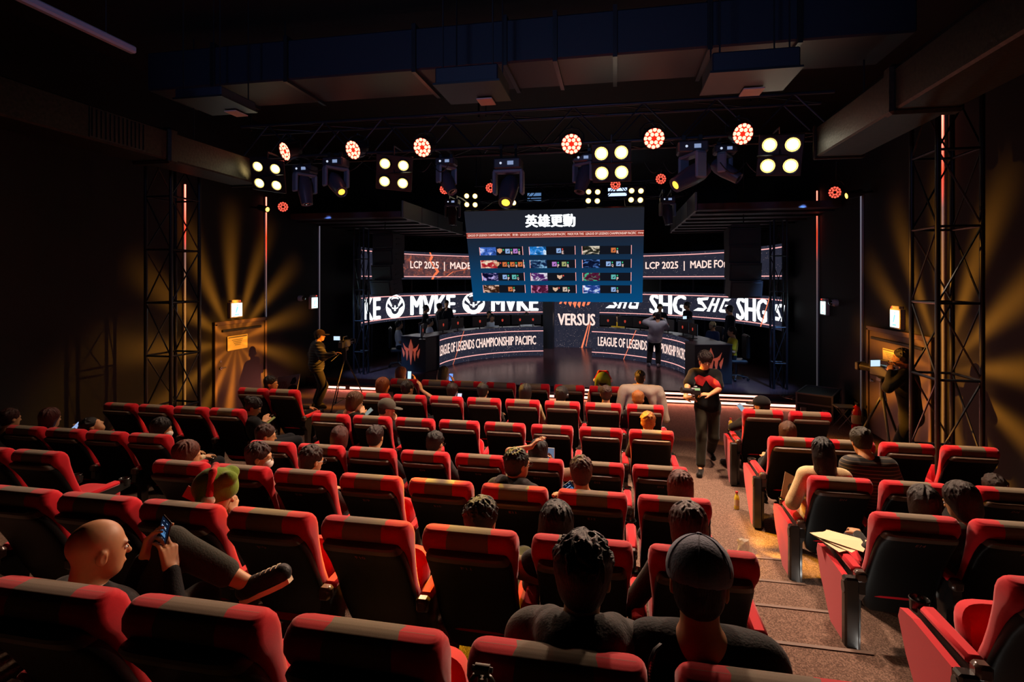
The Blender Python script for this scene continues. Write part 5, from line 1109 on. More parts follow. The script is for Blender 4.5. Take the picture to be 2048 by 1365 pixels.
# ---- right block
sp('B',-2.65,'the person in a dark cap','person in dark cap with orange-lit cheek holding phone, right block',1522,812,dy=.15,hy=.9,hair='short',hcol=blkh,shirt=(.04,.04,.045),acc=(('cap',(.07,.06,.06),0,'visor'),),face=True,lh=atY(1487,825,8.0),h=.010)
phone(atY(1484,818,8.05),'phone with pale screen at the right block front',yaw=.5,pitch=-.6,roll=-.5,glow=(.4,.5,.6))
sp('C',-2.63,'the low brown haired person','person with faint brown hair low in the right block',1574,866,dy=.5,hy=0,hair='bob',hcol=(.22,.12,.06),shirt=(.05,.04,.04))
sp('D',-2.66,'the woman in a cream sweater','woman with long black hair in cream sweater, right block',1644,905,dy=.33,hy=.05,hair='long',hcol=(.045,.035,.035),shirt=(.82,.70,.52),loose=.012,h=.009,pants=(.5,.3,.2),lh=atY(1597,1000,5.65))
_sj=sp('D',-3.67,'the striped jumper wearer','person in black striped jumper with tousled hair, right block',1722,885,dy=.55,hy=0,hpit=-.45,hair='spiky',hcol=(.13,.11,.07),shirt=(.06,.055,.045),tuft=80,loose=.02,h=.0095)
sp('E',-2.63,'the centre-parted dark haired person','person with dark glossy hair, third from right edge of frame',1846,1010,dy=.3,hy=-.2,hair='bob',hcol=(.12,.08,.05),shirt=(.07,.06,.05),h=.010)
sp('E',-3.65,'the leaning dark haired person','person with dark hair over the face leaning left, right block',1920,1005,dy=.32,hy=.6,hpit=-.35,hair='bob',hcol=(.14,.09,.07),shirt=(.20,.16,.12),face=True,h=.010)
sp('D',-4.9,'the dim person at the right edge','dim person with dark hair at the right edge of frame',1987,978,dy=.3,hy=0,hair='short',hcol=(.13,.08,.06),shirt=(.04,.03,.03))
def stripes(t,part,c0,c1,freq,bump=0):
    o=[q for q in t.children if q.name.startswith(part)][0]; m=mat('striped_'+part+str(freq),c0,.85,sheen=.1); nt=m.node_tree; b=nt.nodes['Principled BSDF']
    tc=nt.nodes.new('ShaderNodeTexCoord'); w=nt.nodes.new('ShaderNodeTexWave'); w.wave_type='BANDS'; w.bands_direction='Z'; w.inputs['Scale'].default_value=freq; w.inputs['Distortion'].default_value=.4
    nt.links.new(tc.outputs['Object'],w.inputs['Vector'])
    if bump:
        bp=nt.nodes.new('ShaderNodeBump'); bp.inputs['Strength'].default_value=bump; bp.inputs['Distance'].default_value=.03; nt.links.new(w.outputs['Fac'],bp.inputs['Height']); nt.links.new(bp.outputs[0],b.inputs['Normal'])
    else:
        r=nt.nodes.new('ShaderNodeValToRGB'); r.color_ramp.elements[0].position=.80; r.color_ramp.elements[0].color=(*c0,1); r.color_ramp.elements[1].position=.92; r.color_ramp.elements[1].color=(*c1,1); nt.links.new(w.outputs['Fac'],r.inputs[0]); nt.links.new(r.outputs[0],b.inputs['Base Color'])
    o.data.materials[0]=m
stripes(_sj[0],'jacket',lin((.06,.05,.045)),lin((.34,.29,.22)),10)
r=thing('cardboard_sign','brown cardboard sign leaning beside the woman in cream sweater','sign',atY(1596,985,5.75)); r.rotation_euler=Euler((-.5,.5,.2))
mb=MB(); mb.box((0,0,0),(.34,.006,.26)); mb.build('board',mat('cardboard',lin((.45,.33,.26)),.8),r)
mb=MB(); text_map(mb,'GEN',lambda u,v:(-.12+.24*u,-.005,-.05+.10*v),0,1,0,1,.05); mb.build('hand_lettering',mat('ink_black',(.02,.02,.025),.7),r)

# ---- walking man
feet=Vector((1.25,8.43,0)); hd=atY(1411,722,8.35); pz=.93
lf=atY(1400,925,8.1); rf=atY(1424,905,8.6)
wm,Mw,Lw,Aw=person('person in glasses and black red-print tee walking up the aisle',hd,(hd.x+.04,8.42,.93),yaw=PI,hyaw=PI+.12,hpitch=-.25,legs='stand',ankles=dict(R=Vector((hd.x-.10,8.15,.09)),L=Vector((hd.x+.13,8.72,.16)),Rh=(0,-1,0),Lh=(0,-1,.2),Rt=(-.25,-1,0),Lt=(.1,-1,0)),
  lh=atY(1410,789,8.0),rh=atY(1380,797,7.98),handdir=dict(L=(-1,-.25,.1),R=(1,-.2,0),Ln=(0,.3,-1),Rn=(0,.4,-1)),hair='spiky',hcol=(.10,.055,.05),shirt=(.025,.02,.022),sleeve='short',pants=(.17,.15,.10),h=.0075,face=True,acc=('glasses',),tuft=110,loose=.012,fringe=.022,shoe=(.10,.09,.08),
  elb=dict(L=(1,.1,-.8),R=(-1,.1,-.8)),seedn=3)
mb=MB(); c=Vector((hd.x+.01,8.30,1.30))
def onchest(mb,pts,z0,x0,dy=0): 
    mb.add([(hd.x+x0+x,CHY(x0+x)-.0+dy,z0+z) for x,z in pts],[tuple(range(len(pts)))])
me=[o for o in wm.children if o.name.startswith('shirt')][0]
def CHY(x,z=1.28): return 8.18
dg=bpy.context.evaluated_depsgraph_get()
def project_patch(obj,pts,name,m,off=.004,parent=None,org_y=7.0,dirv=(0,1,0),res=9):
    """cloth print: grid of points laid onto the garment"""
    x0=min(p[0] for p in pts);x1=max(p[0] for p in pts);z0=min(p[1] for p in pts);z1=max(p[1] for p in pts)
    def inside(x,z):
        c=False;j=len(pts)-1
        for i in range(len(pts)):
            if (pts[i][1]>z)!=(pts[j][1]>z) and x<(pts[j][0]-pts[i][0])*(z-pts[i][1])/(pts[j][1]-pts[i][1])+pts[i][0]: c=not c
            j=i
        return c
    st_=.004; nx=int((x1-x0)/st_)+2; nz=int((z1-z0)/st_)+2; G={}
    mb=MB(); L=obj.parent.location
    for i in range(nx):
        for j in range(nz):
            x=x0+i*st_;z=z0+j*st_
            ok,loc,nr,_=obj.ray_cast(Vector((x-L.x,org_y-L.y,z-L.z)),Vector(dirv))
            if ok: G[i,j]=len(mb.v); mb.v.append(tuple(loc+nr*off+L))
    for i in range(nx-1):
        for j in range(nz-1):
            if all(q in G for q in((i,j),(i+1,j),(i+1,j+1),(i,j+1))) and inside(x0+(i+.5)*st_,z0+(j+.5)*st_): mb.f.append((G[i,j],G[i+1,j],G[i+1,j+1],G[i,j+1])); mb.m.append(0)
    if mb.f: return mb.build(name,m,parent,True,world=True)
bpy.context.view_layer.update()
X=hd.x
project_patch(me,[(X-.17,1.36),(X-.10,1.40),(X-.02,1.37),(X+.05,1.40),(X+.16,1.33),(X+.21,1.22),(X+.14,1.20),(X+.05,1.26),(X+.0,1.33),(X-.05,1.24),(X-.14,1.27)],'shirt_print',mat('red_print',lin((.72,.08,.08)),.7),parent=wm)
cam_=thing('handheld_camera','black camera with long lens held by the walking man','camera',atY(1391,783,7.96)); mb=MB(); mb.box((0,0,0),(.14,.08,.10),None,.015); mb.box((0,0,.06),(.06,.05,.03),None,.01); mb.build('camera_body',blk,cam_)
mb=MB(); mb.cyl((-.05,-.01,0),(-.20,-.06,.02),.036,.042,18); mb.build('lens',glossM,cam_,True); mb=MB(); mb.box((.02,-.042,.035),(.07,.003,.03)); mb.build('rear_display',emat('cam_green',(.5,.7,.3),.8),cam_)
# ---- camera operator on the left
hd=atY(640,672,10.75)
op,Mo,_,Ao=person('camera operator in cap, headphones and puffer jacket at left',hd,(hd.x-.07,10.72,.93),yaw=-.9,hyaw=-1.15,legs='stand',hair='short',hcol=blkh,shirt=(.13,.12,.12),pants=(.13,.12,.13),acc=(('cap',(.22,.16,.12),0,'visor'),'headset'),face=True,rh=atY(674,706,10.5),h=.010,loose=.05,handdir=dict(R=(1,.1,.3)),tuft=6)
stripes(op,'jacket',lin((.15,.14,.14)),(0,0,0),5.5,.9)
def tripod(x,y,z,hh,label,cam=True):
    r=thing('tripod',label,'tripod',(x,y,z))
    for i in range(3):
        a=i*2.094+.4; mb=MB(); m=Vector((x+.25*math.cos(a),y+.25*math.sin(a),z+hh*.45)); e=Vector((x+.48*math.cos(a),y+.48*math.sin(a),z+.02)); mb.cyl((x,y,z+hh*.86),m,.017,n=8); mb.cyl(m,e,.012,n=8); mb.cyl(e-Vector((0,0,.015)),e+Vector((0,0,.02)),.024,n=8); mb.build('leg',blkm,r,True,world=True)
    mb=MB(); 
    for i in range(3):
        a=i*2.094+.4; mb.cyl((x,y,z+.2),(x+.42*math.cos(a),y+.42*math.sin(a),z+.14),.009,n=6)
    mb.build('spreader',blkm,r,world=True)
    mb=MB(); mb.cyl((x,y,z+hh*.8),(x,y,z+hh),.035,n=12); mb.box((x,y,z+hh),(.10,.14,.06),None,.01); mb.cyl((x,y,z+hh),(x-.12,y-.38,z+hh-.22),.009,n=6); mb.build('fluid_head',blkm,r,True,world=True)
    return r
def videocam(x,y,z,yaw,label):
    r=thing('video_camera',label,'camera',(x,y,z),yaw)
    mb=MB(); mb.box((0,0,.10),(.13,.34,.16),None,.02); mb.build('camera_body',blk,r); mb=MB(); mb.cyl((0,.17,.11),(0,.36,.11),.05,.06,18); mb.build('lens',glossM,r,True)
    mb=MB(); mb.box((0,.40,.11),(.15,.06,.12),None,.01); mb.build('lens_hood',blk,r); mb=MB(); mb.tube([(0,-.12,.18),(0,-.10,.25),(0,.10,.25),(0,.13,.18)],.012,8); mb.build('top_handle',blk,r,True)
    mb=MB(); mb.box((-.16,-.05,.22),(.16,.02,.10),None,.005); v=mb.build('viewfinder',blk,r); mb=MB(); mb.box((-.16,-.062,.22),(.14,.003,.085)); mb.build('viewfinder_screen',emat('finder',(.6,.8,1),1.1),v); mb=MB(); mb.box((.0,-.21,.09),(.10,.08,.13),None,.01); mb.build('battery',mat('battery_grey',(.03,.03,.033),.5),r)
    return r
q=atY(690,700,10.9); tripod(q.x,q.y,0,1.28,'black tripod carrying the left video camera'); videocam(q.x,q.y,1.30,.1,'video camera with bright viewfinder on the left tripod')
# ---- right operator
hd=atY(1802,716,8.2); 
person('camera operator in dark clothes by the right door, face lit orange',hd,(hd.x+.10,8.15,.93),yaw=.9,hyaw=1.2,legs='stand',hair='short',hcol=blkh,shirt=(.03,.03,.03),pants=(.03,.03,.03),acc=('headset',),face=True,h=.011,lh=atY(1770,738,8.1),loose=.02)
q=atY(1765,735,8.3); tripod(q.x,q.y,0,1.42,'tripod with thin legs before the right operator'); videocam(q.x,q.y,1.44,.3,'video camera with lit display before the right operator')
# ---- photographer on stage
hd=atY(1316,634,16.2)
person('photographer in grey shirt standing on stage, seen from behind',hd,(atY(1310,680,16.3).x,16.35,STZ+.84),yaw=-.1,hyaw=-.1,hpitch=-.1,legs='stand',floor=STZ,hair='short',hcol=blkh,shirt=(.60,.60,.62),pants=(.04,.04,.05),loose=.035,h=.010,lh=atY(1308,634,16.5),rh=atY(1325,637,16.5),
  ankles=dict(L=Vector((atY(1298,730,16.3).x,16.35,STZ+.09)),R=Vector((atY(1316,732,16.3).x,16.25,STZ+.09))),handdir=dict(L=(.6,.5,.3),R=(-.6,.5,.3)),elb=dict(L=(-1,.3,-.3),R=(.4,.2,-1)),shoe=(.4,.4,.42))
# ---- players and hosts
def stagep(label,px,py,Y,sit=True,yaw=PI,hy=None,rad=None,**kw):
    if rad:
        a=arc_ang(px,DC,rad); Y=DC[1]+rad*math.sin(a)
    hd=atY(px,py,Y); kw.setdefault('h',.014); kw.setdefault('hair','short'); kw.setdefault('hcol',blkh)
    pz=hd.z-.62 if sit else hd.z-.70
    pz=max(pz,STZ+.42) if sit else STZ+.95
    return person(label,hd,(hd.x,Y+.02*(1 if sit else 0),pz),yaw=yaw,hyaw=hy if hy is not None else yaw,floor=STZ,legs='sit' if sit else 'stand',**kw)
wt=(.85,.86,.88); navy=(.05,.06,.10); yl=(.85,.66,.10)
stagep('player in white shirt and headset sitting left of the podium',799,650,14.9,yaw=-1.2,shirt=wt,sleeve='short',acc=('headset',))
stagep('host in dark blazer with headset standing at left, leftmost standing',853,618,17.3,False,yaw=-1.3,shirt=navy,acc=('headset',),rad=5.3)
stagep('host in dark suit with white collar standing second from left',880,614,17.6,False,yaw=-1.0,shirt=navy,acc=('headset',),rad=5.35)
stagep('person in dark jacket with hand at chin, standing on left stage',893,608,18.2,False,yaw=-2.6,shirt=(.16,.15,.17),rh=atY(893,622,18.0))
stagep('player in white shirt sitting behind the left podium monitor',861,645,16.2,yaw=-1.4,shirt=wt,sleeve='short',acc=('headset',),rad=4.75)
stagep('player in white jersey facing front at the left desk',914,640,18.2,yaw=PI,shirt=wt,sleeve='short',face=True,rad=4.75)
stagep('player with white sleeve leaning on left desk, third player',984,636,19.0,yaw=PI+.4,shirt=wt,sleeve='short',acc=('headset',),rad=4.75)
stagep('dark haired figure behind third player of left desk',978,629,19.7,yaw=PI+.3,shirt=(.05,.05,.06),rad=5.3)
stagep('player with headset at the right end of left desk',1053,632,19.2,yaw=PI,shirt=wt,sleeve='short',acc=('headset',),face=True,rad=4.75)
stagep('player with yellow sleeve at the left end of right desk',1236,636,19.0,yaw=PI-.4,shirt=yl,sleeve='short',acc=('headset',),face=True,rad=4.75)
stagep('host with headphones standing behind the photographer',1320,616,18.0,False,yaw=PI,shirt=navy,acc=('headset',),face=True,rad=5.2)
stagep('host in dark suit standing right of photographer, looking left',1373,612,17.3,False,yaw=PI-1.2,hy=PI-1.4,shirt=navy,face=True,rad=5.1)
stagep('blond player with headset at the right desk',1424,652,15.6,yaw=PI-.9,hcol=(.80,.66,.45),shirt=(.25,.28,.4),acc=('headset',),rad=4.8)
stagep('host in suit with headset standing at right stage end',1458,620,16.2,False,yaw=PI-1.4,hy=PI-1.7,shirt=navy,acc=('headset',))
stagep('player in black and yellow jersey on an office chair, right',1463,664,14.6,yaw=PI-1.5,hy=1.6,shirt=yl,sleeve='short',face=True,h=.011)
# stage camera
q=atY(1375,712,17.2); tripod(q.x,q.y,STZ,1.15,'tripod standing on stage right of the photographer'); videocam(q.x,q.y,STZ+1.18,.6,'black video camera on stage behind the right desk')
# ================================================================ PROPS
def office_chair(x,y,yaw,label):
    r=thing('office_chair',label,'chair',(x,y,STZ),yaw); bm_=mat('chair_metal',(.10,.10,.11),.35,metal=.6)
    mb=MB(); mb.box((0,0,.48),(.48,.46,.09),None,.03); mb.build('seat',blk,r); mb=MB(); mb.box((0,-.24,.85),(.46,.09,.62),None,.04); mb.build('backrest',blk,r)
    mb=MB(); mb.cyl((0,0,.10),(0,0,.44),.03,n=12); mb.build('gas_lift',bm_,r)
    for i in range(5):
        a=i*2*PI/5+.3; mb=MB(); e=Vector((.30*math.cos(a),.30*math.sin(a),.085)); mb.cyl((0,0,.12),e,.022,.014,8); l=mb.build('leg',bm_,r); mb=MB(); mb.cyl(e+Vector((-.022*math.sin(a),.022*math.cos(a),-.05)),e-Vector((-.022*math.sin(a),.022*math.cos(a),.05)),.032,n=14); mb.build('caster',blk,l)
    return r
q=atY(797,730,14.95); office_chair(q.x,14.95,-1.2,'black office chair of the player left of the podium'); q=atY(1468,700,14.6); office_chair(q.x+.05,14.6,PI-1.5,'black office chair of the player in yellow jersey')
for i,(px,Y) in enumerate(((858,16.3),(914,18.35),(984,19.15),(1053,19.3),(1236,19.15),(1424,15.8))):
    a=arc_ang(px,DC,4.85); office_chair(DC[0]+4.85*math.cos(a),DC[1]+4.85*math.sin(a),a+PI/2,'dark gaming chair behind the %s'%['left podium monitor','facing player on the left desk','third player on left desk','last player on left desk','yellow sleeved player','blond player'][i])
# drawn poster leaning on a stand
q0=atY(567,790,9.3);q1=atY(598,785,9.3); r=thing('fan_poster','white poster with a drawn black figure near the left operator','poster',((q0.x+q1.x)/2,9.3,0))
P0=atY(556,757,9.3);P1=atY(600,748,9.3);w_=(P1-P0).x; f=lambda u,v:(P0.x+w_*u,9.3-.012+.12*(1-v)*-1+.12,P0.z-.36+ .36*v+.08*u)
fb_=lambda off:(lambda u,v:(P0.x+w_*u,9.3-off-.12*(1-v),P0.z-.36+.38*v+.08*u))
mb=MB(); f0,f1=fb_(0),fb_(-.01); mb.add([f0(0,0),f0(1,0),f0(1,1),f0(0,1),f1(0,0),f1(1,0),f1(1,1),f1(0,1)],[(0,1,2,3),(7,6,5,4),(0,4,5,1),(1,5,6,2),(2,6,7,3),(3,7,4,0)]); mb.build('board',mat('poster_white',lin((.78,.72,.68)),.7),r,world=True)
f=fb_(.004); mb=MB()
for p in ([(.62,.60),(.70,.85),(.82,.88),(.90,.70),(.86,.58),(.74,.54)],[(.52,.1),(.58,.45),(.72,.52),(.88,.50),(.98,.40),(.95,.08),(.80,.02),(.78,.35),(.72,.05)]): poly_map(mb,f,p)
mb.build('drawn_figure',mat('ink_black',(.02,.02,.025),.7),r,world=True)
mb=MB()
for i in range(5): mb.tube([f(.08+.09*i+.03*math.sin(j*1.7+i),.3+.09*j) for j in range(6)],.006,4)
mb.build('hand_lettering',mat('ink_orange',lin((.75,.4,.2)),.7),r,world=True)
mb=MB(); mb.cyl((P0.x+w_*.5,9.35,0),(P0.x+w_*.5,9.33,P0.z-.2),.015,n=8); mb.box((P0.x+w_*.5,9.35,.01),(.3,.3,.02)); mb.build('stand',blk,r,world=True)
# road case, stool, extinguisher, cabinet
q=atY(1637,840,12.0)
def road_case(x,y,yaw,w,d,h,label):
    r=thing('road_case',label,'case',(x,y,0),yaw); al=mat('case_edge',lin((.55,.52,.55)),.35,metal=.8)
    mb=MB(); mb.box((0,0,h/2+.05),(w,d,h),None,.006); mb.build('case_body',mat('case_laminate',(.02,.018,.02),.45),r)
    mb=MB()
    for sx in(-1,1):
        for sy in(-1,1): mb.box((sx*w/2,sy*d/2,h/2+.05),(.03,.03,h+.02))
    for z in(.05,h*.72,h+.05):
        for s in(-1,1): mb.box((0,s*d/2,z),(w,.03,.03)); mb.box((s*w/2,0,z),(.03,d,.03))
    mb.build('aluminium_edge',al,r)
    mb=MB()
    for s in(-.3,.3): mb.box((s*w,-d/2-.012,h*.45),(.11,.02,.13),None,.01)
    mb.box((-w/2-.012,0,h*.4),(.02,.16,.13),None,.01); mb.build('latch',al,r); 
    for sx in(-.4,.4):
        for sy in(-.38,.38): mb=MB(); mb.cyl((sx*w-.015,sy*d,.03),(sx*w+.015,sy*d,.03),.03,n=12); mb.build('caster',blk,r)
q=atZ(1612,838,0); road_case(4.05,11.85,-.5,.62,.95,.50,'black road case with aluminium edges by the right wall')
q=atZ(1690,858,0); r=thing('folding_stool','small folding stool beside the red extinguisher','stool',(q.x,q.y,0)); gm=mat('stool_grey',lin((.5,.5,.52)),.5,metal=.4)
mb=MB(); mb.box((0,0,.42),(.36,.28,.025),None,.008); mb.build('seat',gm,r)
for i,(sx,sy) in enumerate(((-1,-1),(1,-1),(-1,1),(1,1))): mb=MB(); mb.cyl((sx*.16,sy*.12,.01),(-sx*.15,sy*.12,.41),.009,n=8); mb.build('leg',gm,r)
q=atZ(1716,862,0); r=thing('fire_extinguisher','red fire extinguisher standing by the right wall','fire extinguisher',(min(q.x,4.4),q.y,0)); mb=MB(); mb.lathe([(.001,0),(.075,.005),(.08,.03),(.08,.36),(.06,.43),(.025,.46),(.02,.48),(.001,.485)],20); mb.build('cylinder',mat('extinguisher_red',lin((.8,.08,.06)),.25),r,True)
mb=MB(); mb.box((0,-.02,.52),(.03,.14,.02)); mb.box((0,-.02,.49),(.03,.10,.02)); mb.cyl((0,0,.46),(0,0,.53),.015,n=8); mb.build('lever_valve',blk,r); mb=MB(); mb.tube([(0,.03,.50),(.05,.07,.48),(.09,.04,.35),(.09,.0,.15)],.010,8); mb.build('hose',blk,r,True); mb=MB(); mb.lathe([(.081,.14),(.081,.30)],20); mb.build('label_band',mat('label_cream',lin((.85,.75,.6)),.5),r,True)
# bottles in cup holders and on the floor
def bottle(x,y,z,label,col=(.85,.62,.05),cap_=(.6,.05,.04)):
    r=thing('drink_bottle',label,'bottle',(x,y,z)); mb=MB(); mb.lathe([(.001,0),(.029,.003),(.031,.02),(.031,.13),(.022,.165),(.013,.18),(.013,.195),(.001,.196)],18); mb.build('bottle_body',mat('tea_bottle_%d'%(col[0]*99),col,.15,coat=.5),r,True)
    mb=MB(); mb.lathe([(.001,.196),(.016,.196),(.016,.215),(.001,.217)],14); mb.build('bottle_cap',mat('cap_%d'%(cap_[0]*99),cap_,.4),r,True); mb=MB(); mb.lathe([(.0318,.05),(.0318,.12)],18); mb.build('bottle_label',mat('bottle_label',lin((.9,.8,.6)),.6),r,True)
s=SEATS['B',-2.65].location; bottle(s.x-.2875,s.y+.42,.585,'yellow drink bottle with red cap in the right block cup holder')
s=SEATS['C',-2.63].location; bottle(s.x-.46,s.y+.42,0.0,'yellow bottle on the floor beside the orange-lit seat panel')
q=atY(549,850,6.7); bottle(q.x,6.7,q.z-.1,'clear yellow bottle held up by person in striped jacket',(.75,.6,.15)) if 0 else None
# papers, fan, plastic bag, backpack, camera clamp
s=SEATS['E',-2.63].location
r=thing('paper_bundle','cream folded papers on the red armrest at right','paper',(s.x-.30,s.y+.30,s.z+.645)); mb=MB()
for i in range(3):
    c_,s_=math.cos(.4+.3*i),math.sin(.4+.3*i); mb.loft([[(x*c_-y*s_+.03*i,x*s_+y*c_,z+dz+.006*i) for x,y,z in((-.10,-.14,0),(.10,-.14,.01),(.10,.14,.004),(-.10,.14,.012))] for dz in(0,.003)])
mb.build('sheet',mat('cream_paper',lin((.90,.80,.62)),.75),r)
q=atZ(1487,1112,.12); r=thing('plastic_bag','crumpled clear plastic bag on the aisle step','bag',(q.x,q.y,.1)); 
pm=mat('clear_plastic',(.5,.5,.5),.12,spec=.8); pm.node_tree.nodes['Principled BSDF'].inputs['Alpha'].default_value=.35
mb=MB(); n=12; secs=[]
for j,z in enumerate((0,.03,.07,.11,.15,.18)):
    secs.append([((.075-.2*z+RNG.uniform(-.014,.014))*math.cos(2*PI*i/n),(.06-.1*z+RNG.uniform(-.014,.014))*math.sin(2*PI*i/n),z+RNG.uniform(-.008,.008)*(j>0)) for i in range(n)])
mb.loft(secs); mb.build('bag_film',pm,r)
q=atY(985,908,5.45); r=thing('canvas_bag','beige canvas bag on a fourth row seat','bag',(q.x,5.5,.50)); sdf_mesh([ell(T(q.x,5.5,.66),(0,0,0),(.17,.11,.16),.02),ell(T(q.x,5.5,.78),(.02,0,0),(.13,.09,.15),.03)],.012,'bag_body',clothm((.66,.56,.42)),r,noise=(.008,25))
mb=MB(); mb.tube([(q.x-.08,5.47,.90),(q.x-.05,5.46,.97),(q.x+.05,5.46,.97),(q.x+.08,5.47,.90)],.010,6); mb.build('bag_handle',clothm((.66,.56,.42)),r,True,world=True)
s=SEATS['G',1].location; r=thing('clamp_mount','small grey camera clamp fixed on nearest row seat back','clamp',(s.x-.17,s.y-.19,s.z+.92)); gm2=mat('clamp_grey',lin((.42,.40,.37)),.4,metal=.5)
q=atY(965,1348,1.40); r.location=q; mb=MB(); mb.cyl((-.02,0,.012),(.02,0,.012),.013,n=12); mb.cyl((-.028,0,.012),(.028,0,.012),.007,n=8); mb.build('barrel',gm2,r,True); mb=MB(); mb.tube([(-.03,0,-.02),(-.022,-.004,-.004),(-.012,0,-.002),(0,0,-.014),(.012,0,-.002),(.022,-.004,-.004),(.03,0,-.02)],.006,8); mb.cyl((0,0,-.03),(0,0,-.008),.016,.012,12); mb.build('jaw',gm2,r,True)
# studded strap of a bag beside the cap wearer
pts=[atY(1322,1292,1.62),atY(1310,1302,1.6),atY(1303,1320,1.58),atY(1298,1345,1.56),atY(1297,1375,1.55)]
r=thing('studded_strap','black bag strap with metal studs beside blue-grey cap wearer','bag',pts[-1]); mb=MB(); mb.tube([p-pts[-1] for p in pts],.008,6); mb.build('strap_band',blk,r,True)
mb=MB()
for i in range(18):
    u=i/17*4; a=int(min(3,u)); p=pts[a].lerp(pts[a+1],u-a)-pts[-1]; mb.lathe([(.001,-.004),(.004,0),(.001,.004)],8,T(*(p+Vector((0,-.007,0)))))
mb.build('studs',mat('steel',(.5,.5,.5),.3,metal=1),r,True)
# cables on the stage edge
for i in range(3):
    a=atZ(1560+20*i,792,STZ+.01); b=atZ(1640,806+4*i,STZ+.01); mb=MB(); mb.tube([a.lerp(b,t/20)+Vector((.15*math.sin(t*.8+i),.18*math.sin(t*.5+2*i),0)) for t in range(21)],.009,6)
    tag(mb.build('floor_cable',blk,smooth=True),['black cable snaking over the right stage edge, farthest loop','black cable on the right stage edge, middle loop','black cable on right stage edge nearest the case'][i],'cable')
q=atZ(1660,790,STZ) if 0 else None
# stage floor light at left
q=atY(762,684,17.0); r=thing('stage_floor_lamp','small bright white lamp glaring at the left of the stage','lamp',(q.x,17.0,STZ)); mb=MB(); mb.cyl((0,0,0),(0,0,q.z-STZ-.08),.02,n=8); mb.box((0,0,.01),(.3,.3,.02)); mb.build('lamp_stand',blk,r); mb=MB(); mb.lathe([(.001,.1),(.06,.09),(.08,0),(.07,-.01)],14,T(0,0,q.z-STZ)@R(-1.2,'X')); mb.build('lamp_head',blk,r,True)
mb=MB(); mb.lathe([(.001,-.006),(.06,-.004),(.001,0)],14,T(0,0,q.z-STZ)@R(-1.2,'X')); mb.build('bulb',emat('cold_white',(.85,.92,1),6),r,True)
seat_labels()
# ================================================================ LIGHTS
w=bpy.data.worlds.new('World'); S.world=w; w.use_nodes=True; w.node_tree.nodes['Background'].inputs[0].default_value=(0,0,0,1); w.node_tree.nodes['Background'].inputs[1].default_value=0
for px,py,e in((535,352,230),(788,347,380),(1223,326,1050),(1560,311,900)):
    q=atY(px,py,TY-.55); spot('blinder_beam',q,(q.x*.8-.3,5.7,.8),e*1.25,(1,.70,.50),104,.6,.16)
for px,py,e in ((571,303,30),(707,300,30),(845,295,30),(1143,288,40),(1308,277,40),(1485,268,40)):
    q=atY(px,py,TY-.35); spot('par_beam',q,(q.x*.6-.6,2.9,1.0),e*2.2,(1,.12,.08),56,1,.1)
spot('gobo_beam',rq,(XL,10.2,1.45),62000,(1,.36,.03),40,.1,.0125,gobo=(13,.085,.27,4.5,2.4))
spot('gobo_beam',lq,(XR,8.7,1.5),62000,(1,.36,.03),40,.1,.0125,gobo=(13,.085,.27,4.5,2.4))
yq=atY(1014,395,TY-.5); spot('gobo_beam',yq,atY(880,985,3.7),7000,(1,.62,.02),34,.2,.01,gobo=(5,.03,.30,2.5,.6))
spot('amber_beam',lq,(1.45,6.7,.6),3200,(1,.38,.03),15,.6,.02); spot('amber_beam',rq,(-4.9,8.6,1.2),1900,(1,.42,.05),20,.6,.02)
spot('gobo_beam',yq,(1.4,6.0,.05),12000,(1,.5,.03),24,.2,.01,gobo=(4,.03,.20,2.0,.8))
for x,y,z,e,c in((-7.0,12.0,4.5,1100,(.2,.45,1)),(3.9,12.0,4.5,1100,(.2,.45,1))): spot('stage_wash',(x,y,z),(x+.7*(-1 if x>0 else 1),13.9,STZ),e,c,28,.8,.1)
for px in(942,1019,1186,1272):
    q=atY(px,398,14.4); spot('stage_red_fill',q,(q.x,15.8,STZ),60,(1,.22,.24),60,1,.1)  # red fill added to tint the stage floor, not a blinder's own beam
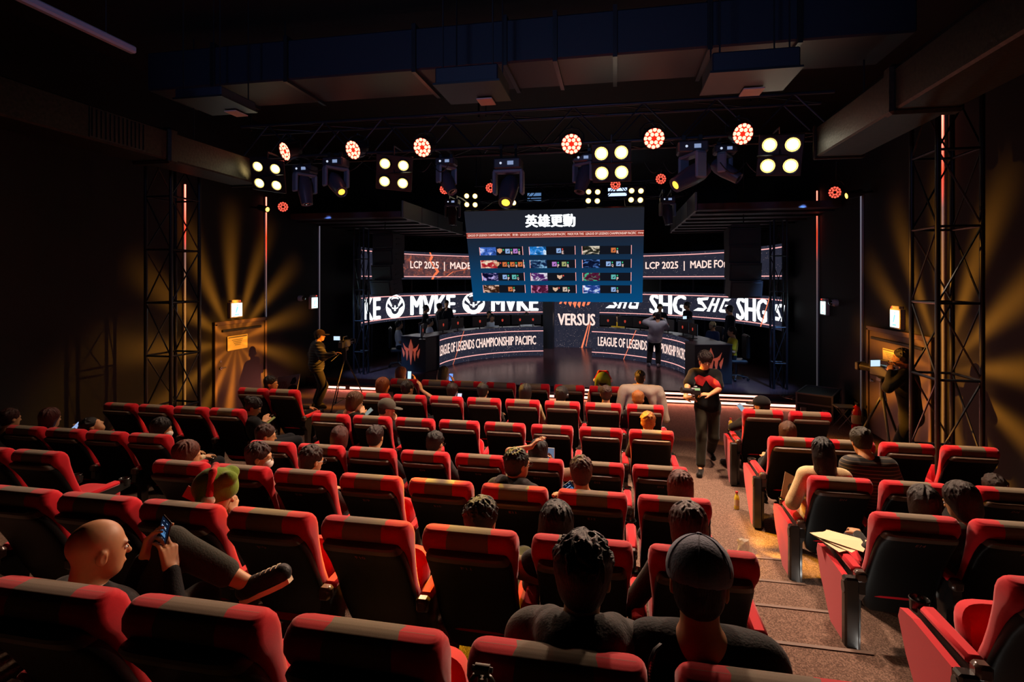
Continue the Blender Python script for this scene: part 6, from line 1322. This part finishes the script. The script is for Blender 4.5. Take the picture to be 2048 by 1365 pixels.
spot('key_light',(-1.5,15.8,5.4),(-1.5,19.6,1.9),520,(.9,.93,1),74,.8,.3); spot('key_light',(.6,14.6,4.9),(1.1,16.4,1.4),420,(.9,.93,1),26,.6,.2)
l=bpy.data.lights.new('face_fill','POINT'); l.energy=.9; l.color=(1,.62,.5); l.shadow_soft_size=.05; lo=bpy.data.objects.new('face_fill',l); COL.objects.link(lo); lo.location=cam_.location+Vector((.02,-.35,.12))  # unseen fill added to brighten the walking man's face
spot('rear_blue_fill',(-1.6,YB+.1,4.6),(-1.6,6.3,5.9),480,(.30,.45,1),70,.6,.4)  # unseen blue light added at the rear to lift ducts and ceiling units
spot('blinder_spill',atY(535,345,TY-.2),(-5.9,7.3,4.6),14,(1,.75,.3),75,.8,.1); spot('blinder_spill',atY(1570,308,TY-.3),(2.7,6.9,4.5),14,(1,.75,.3),75,.8,.1)
def glow(name,loc,sx_,sy_,e,col,rot):
    l=bpy.data.lights.new(name,'AREA'); l.shape='RECTANGLE'; l.size=sx_; l.size_y=sy_; l.energy=e; l.color=col; o=bpy.data.objects.new(name,l); COL.objects.link(o); o.location=loc; o.rotation_euler=rot
glow('step_glow',(1.0,12.60,.07),5.9,.04,60,(1,.30,.20),(math.radians(-70),0,0)); glow('step_glow',(-6.6,12.60,.07),1.5,.04,14,(1,.25,.20),(math.radians(-70),0,0)); glow('step_glow',(.9,12.84,.19),4.6,.04,20,(1,.30,.20),(math.radians(-60),0,0))
# ================================================================ CAMERA
cam=bpy.data.cameras.new('camera'); co=bpy.data.objects.new('camera',cam); COL.objects.link(co); co.location=(0,0,H); co.rotation_euler=(PI/2,0,PSI)
cam.sensor_width=36; cam.lens=F/2048*36; cam.shift_x=0; cam.shift_y=-(682.5-HZ)/2048; cam.clip_start=.05; cam.clip_end=100; S.camera=co
vs=S.view_settings; vs.view_transform='Standard'; vs.look='None'; vs.gamma=1; vs.exposure=0; vs.use_curve_mapping=False
S.cycles.use_denoising=True; S.cycles.max_bounces=5; S.cycles.diffuse_bounces=1; S.cycles.glossy_bounces=3; S.cycles.sample_clamp_indirect=3; S.cycles.caustics_reflective=False; S.cycles.caustics_refractive=False
bpy.context.view_layer.update()
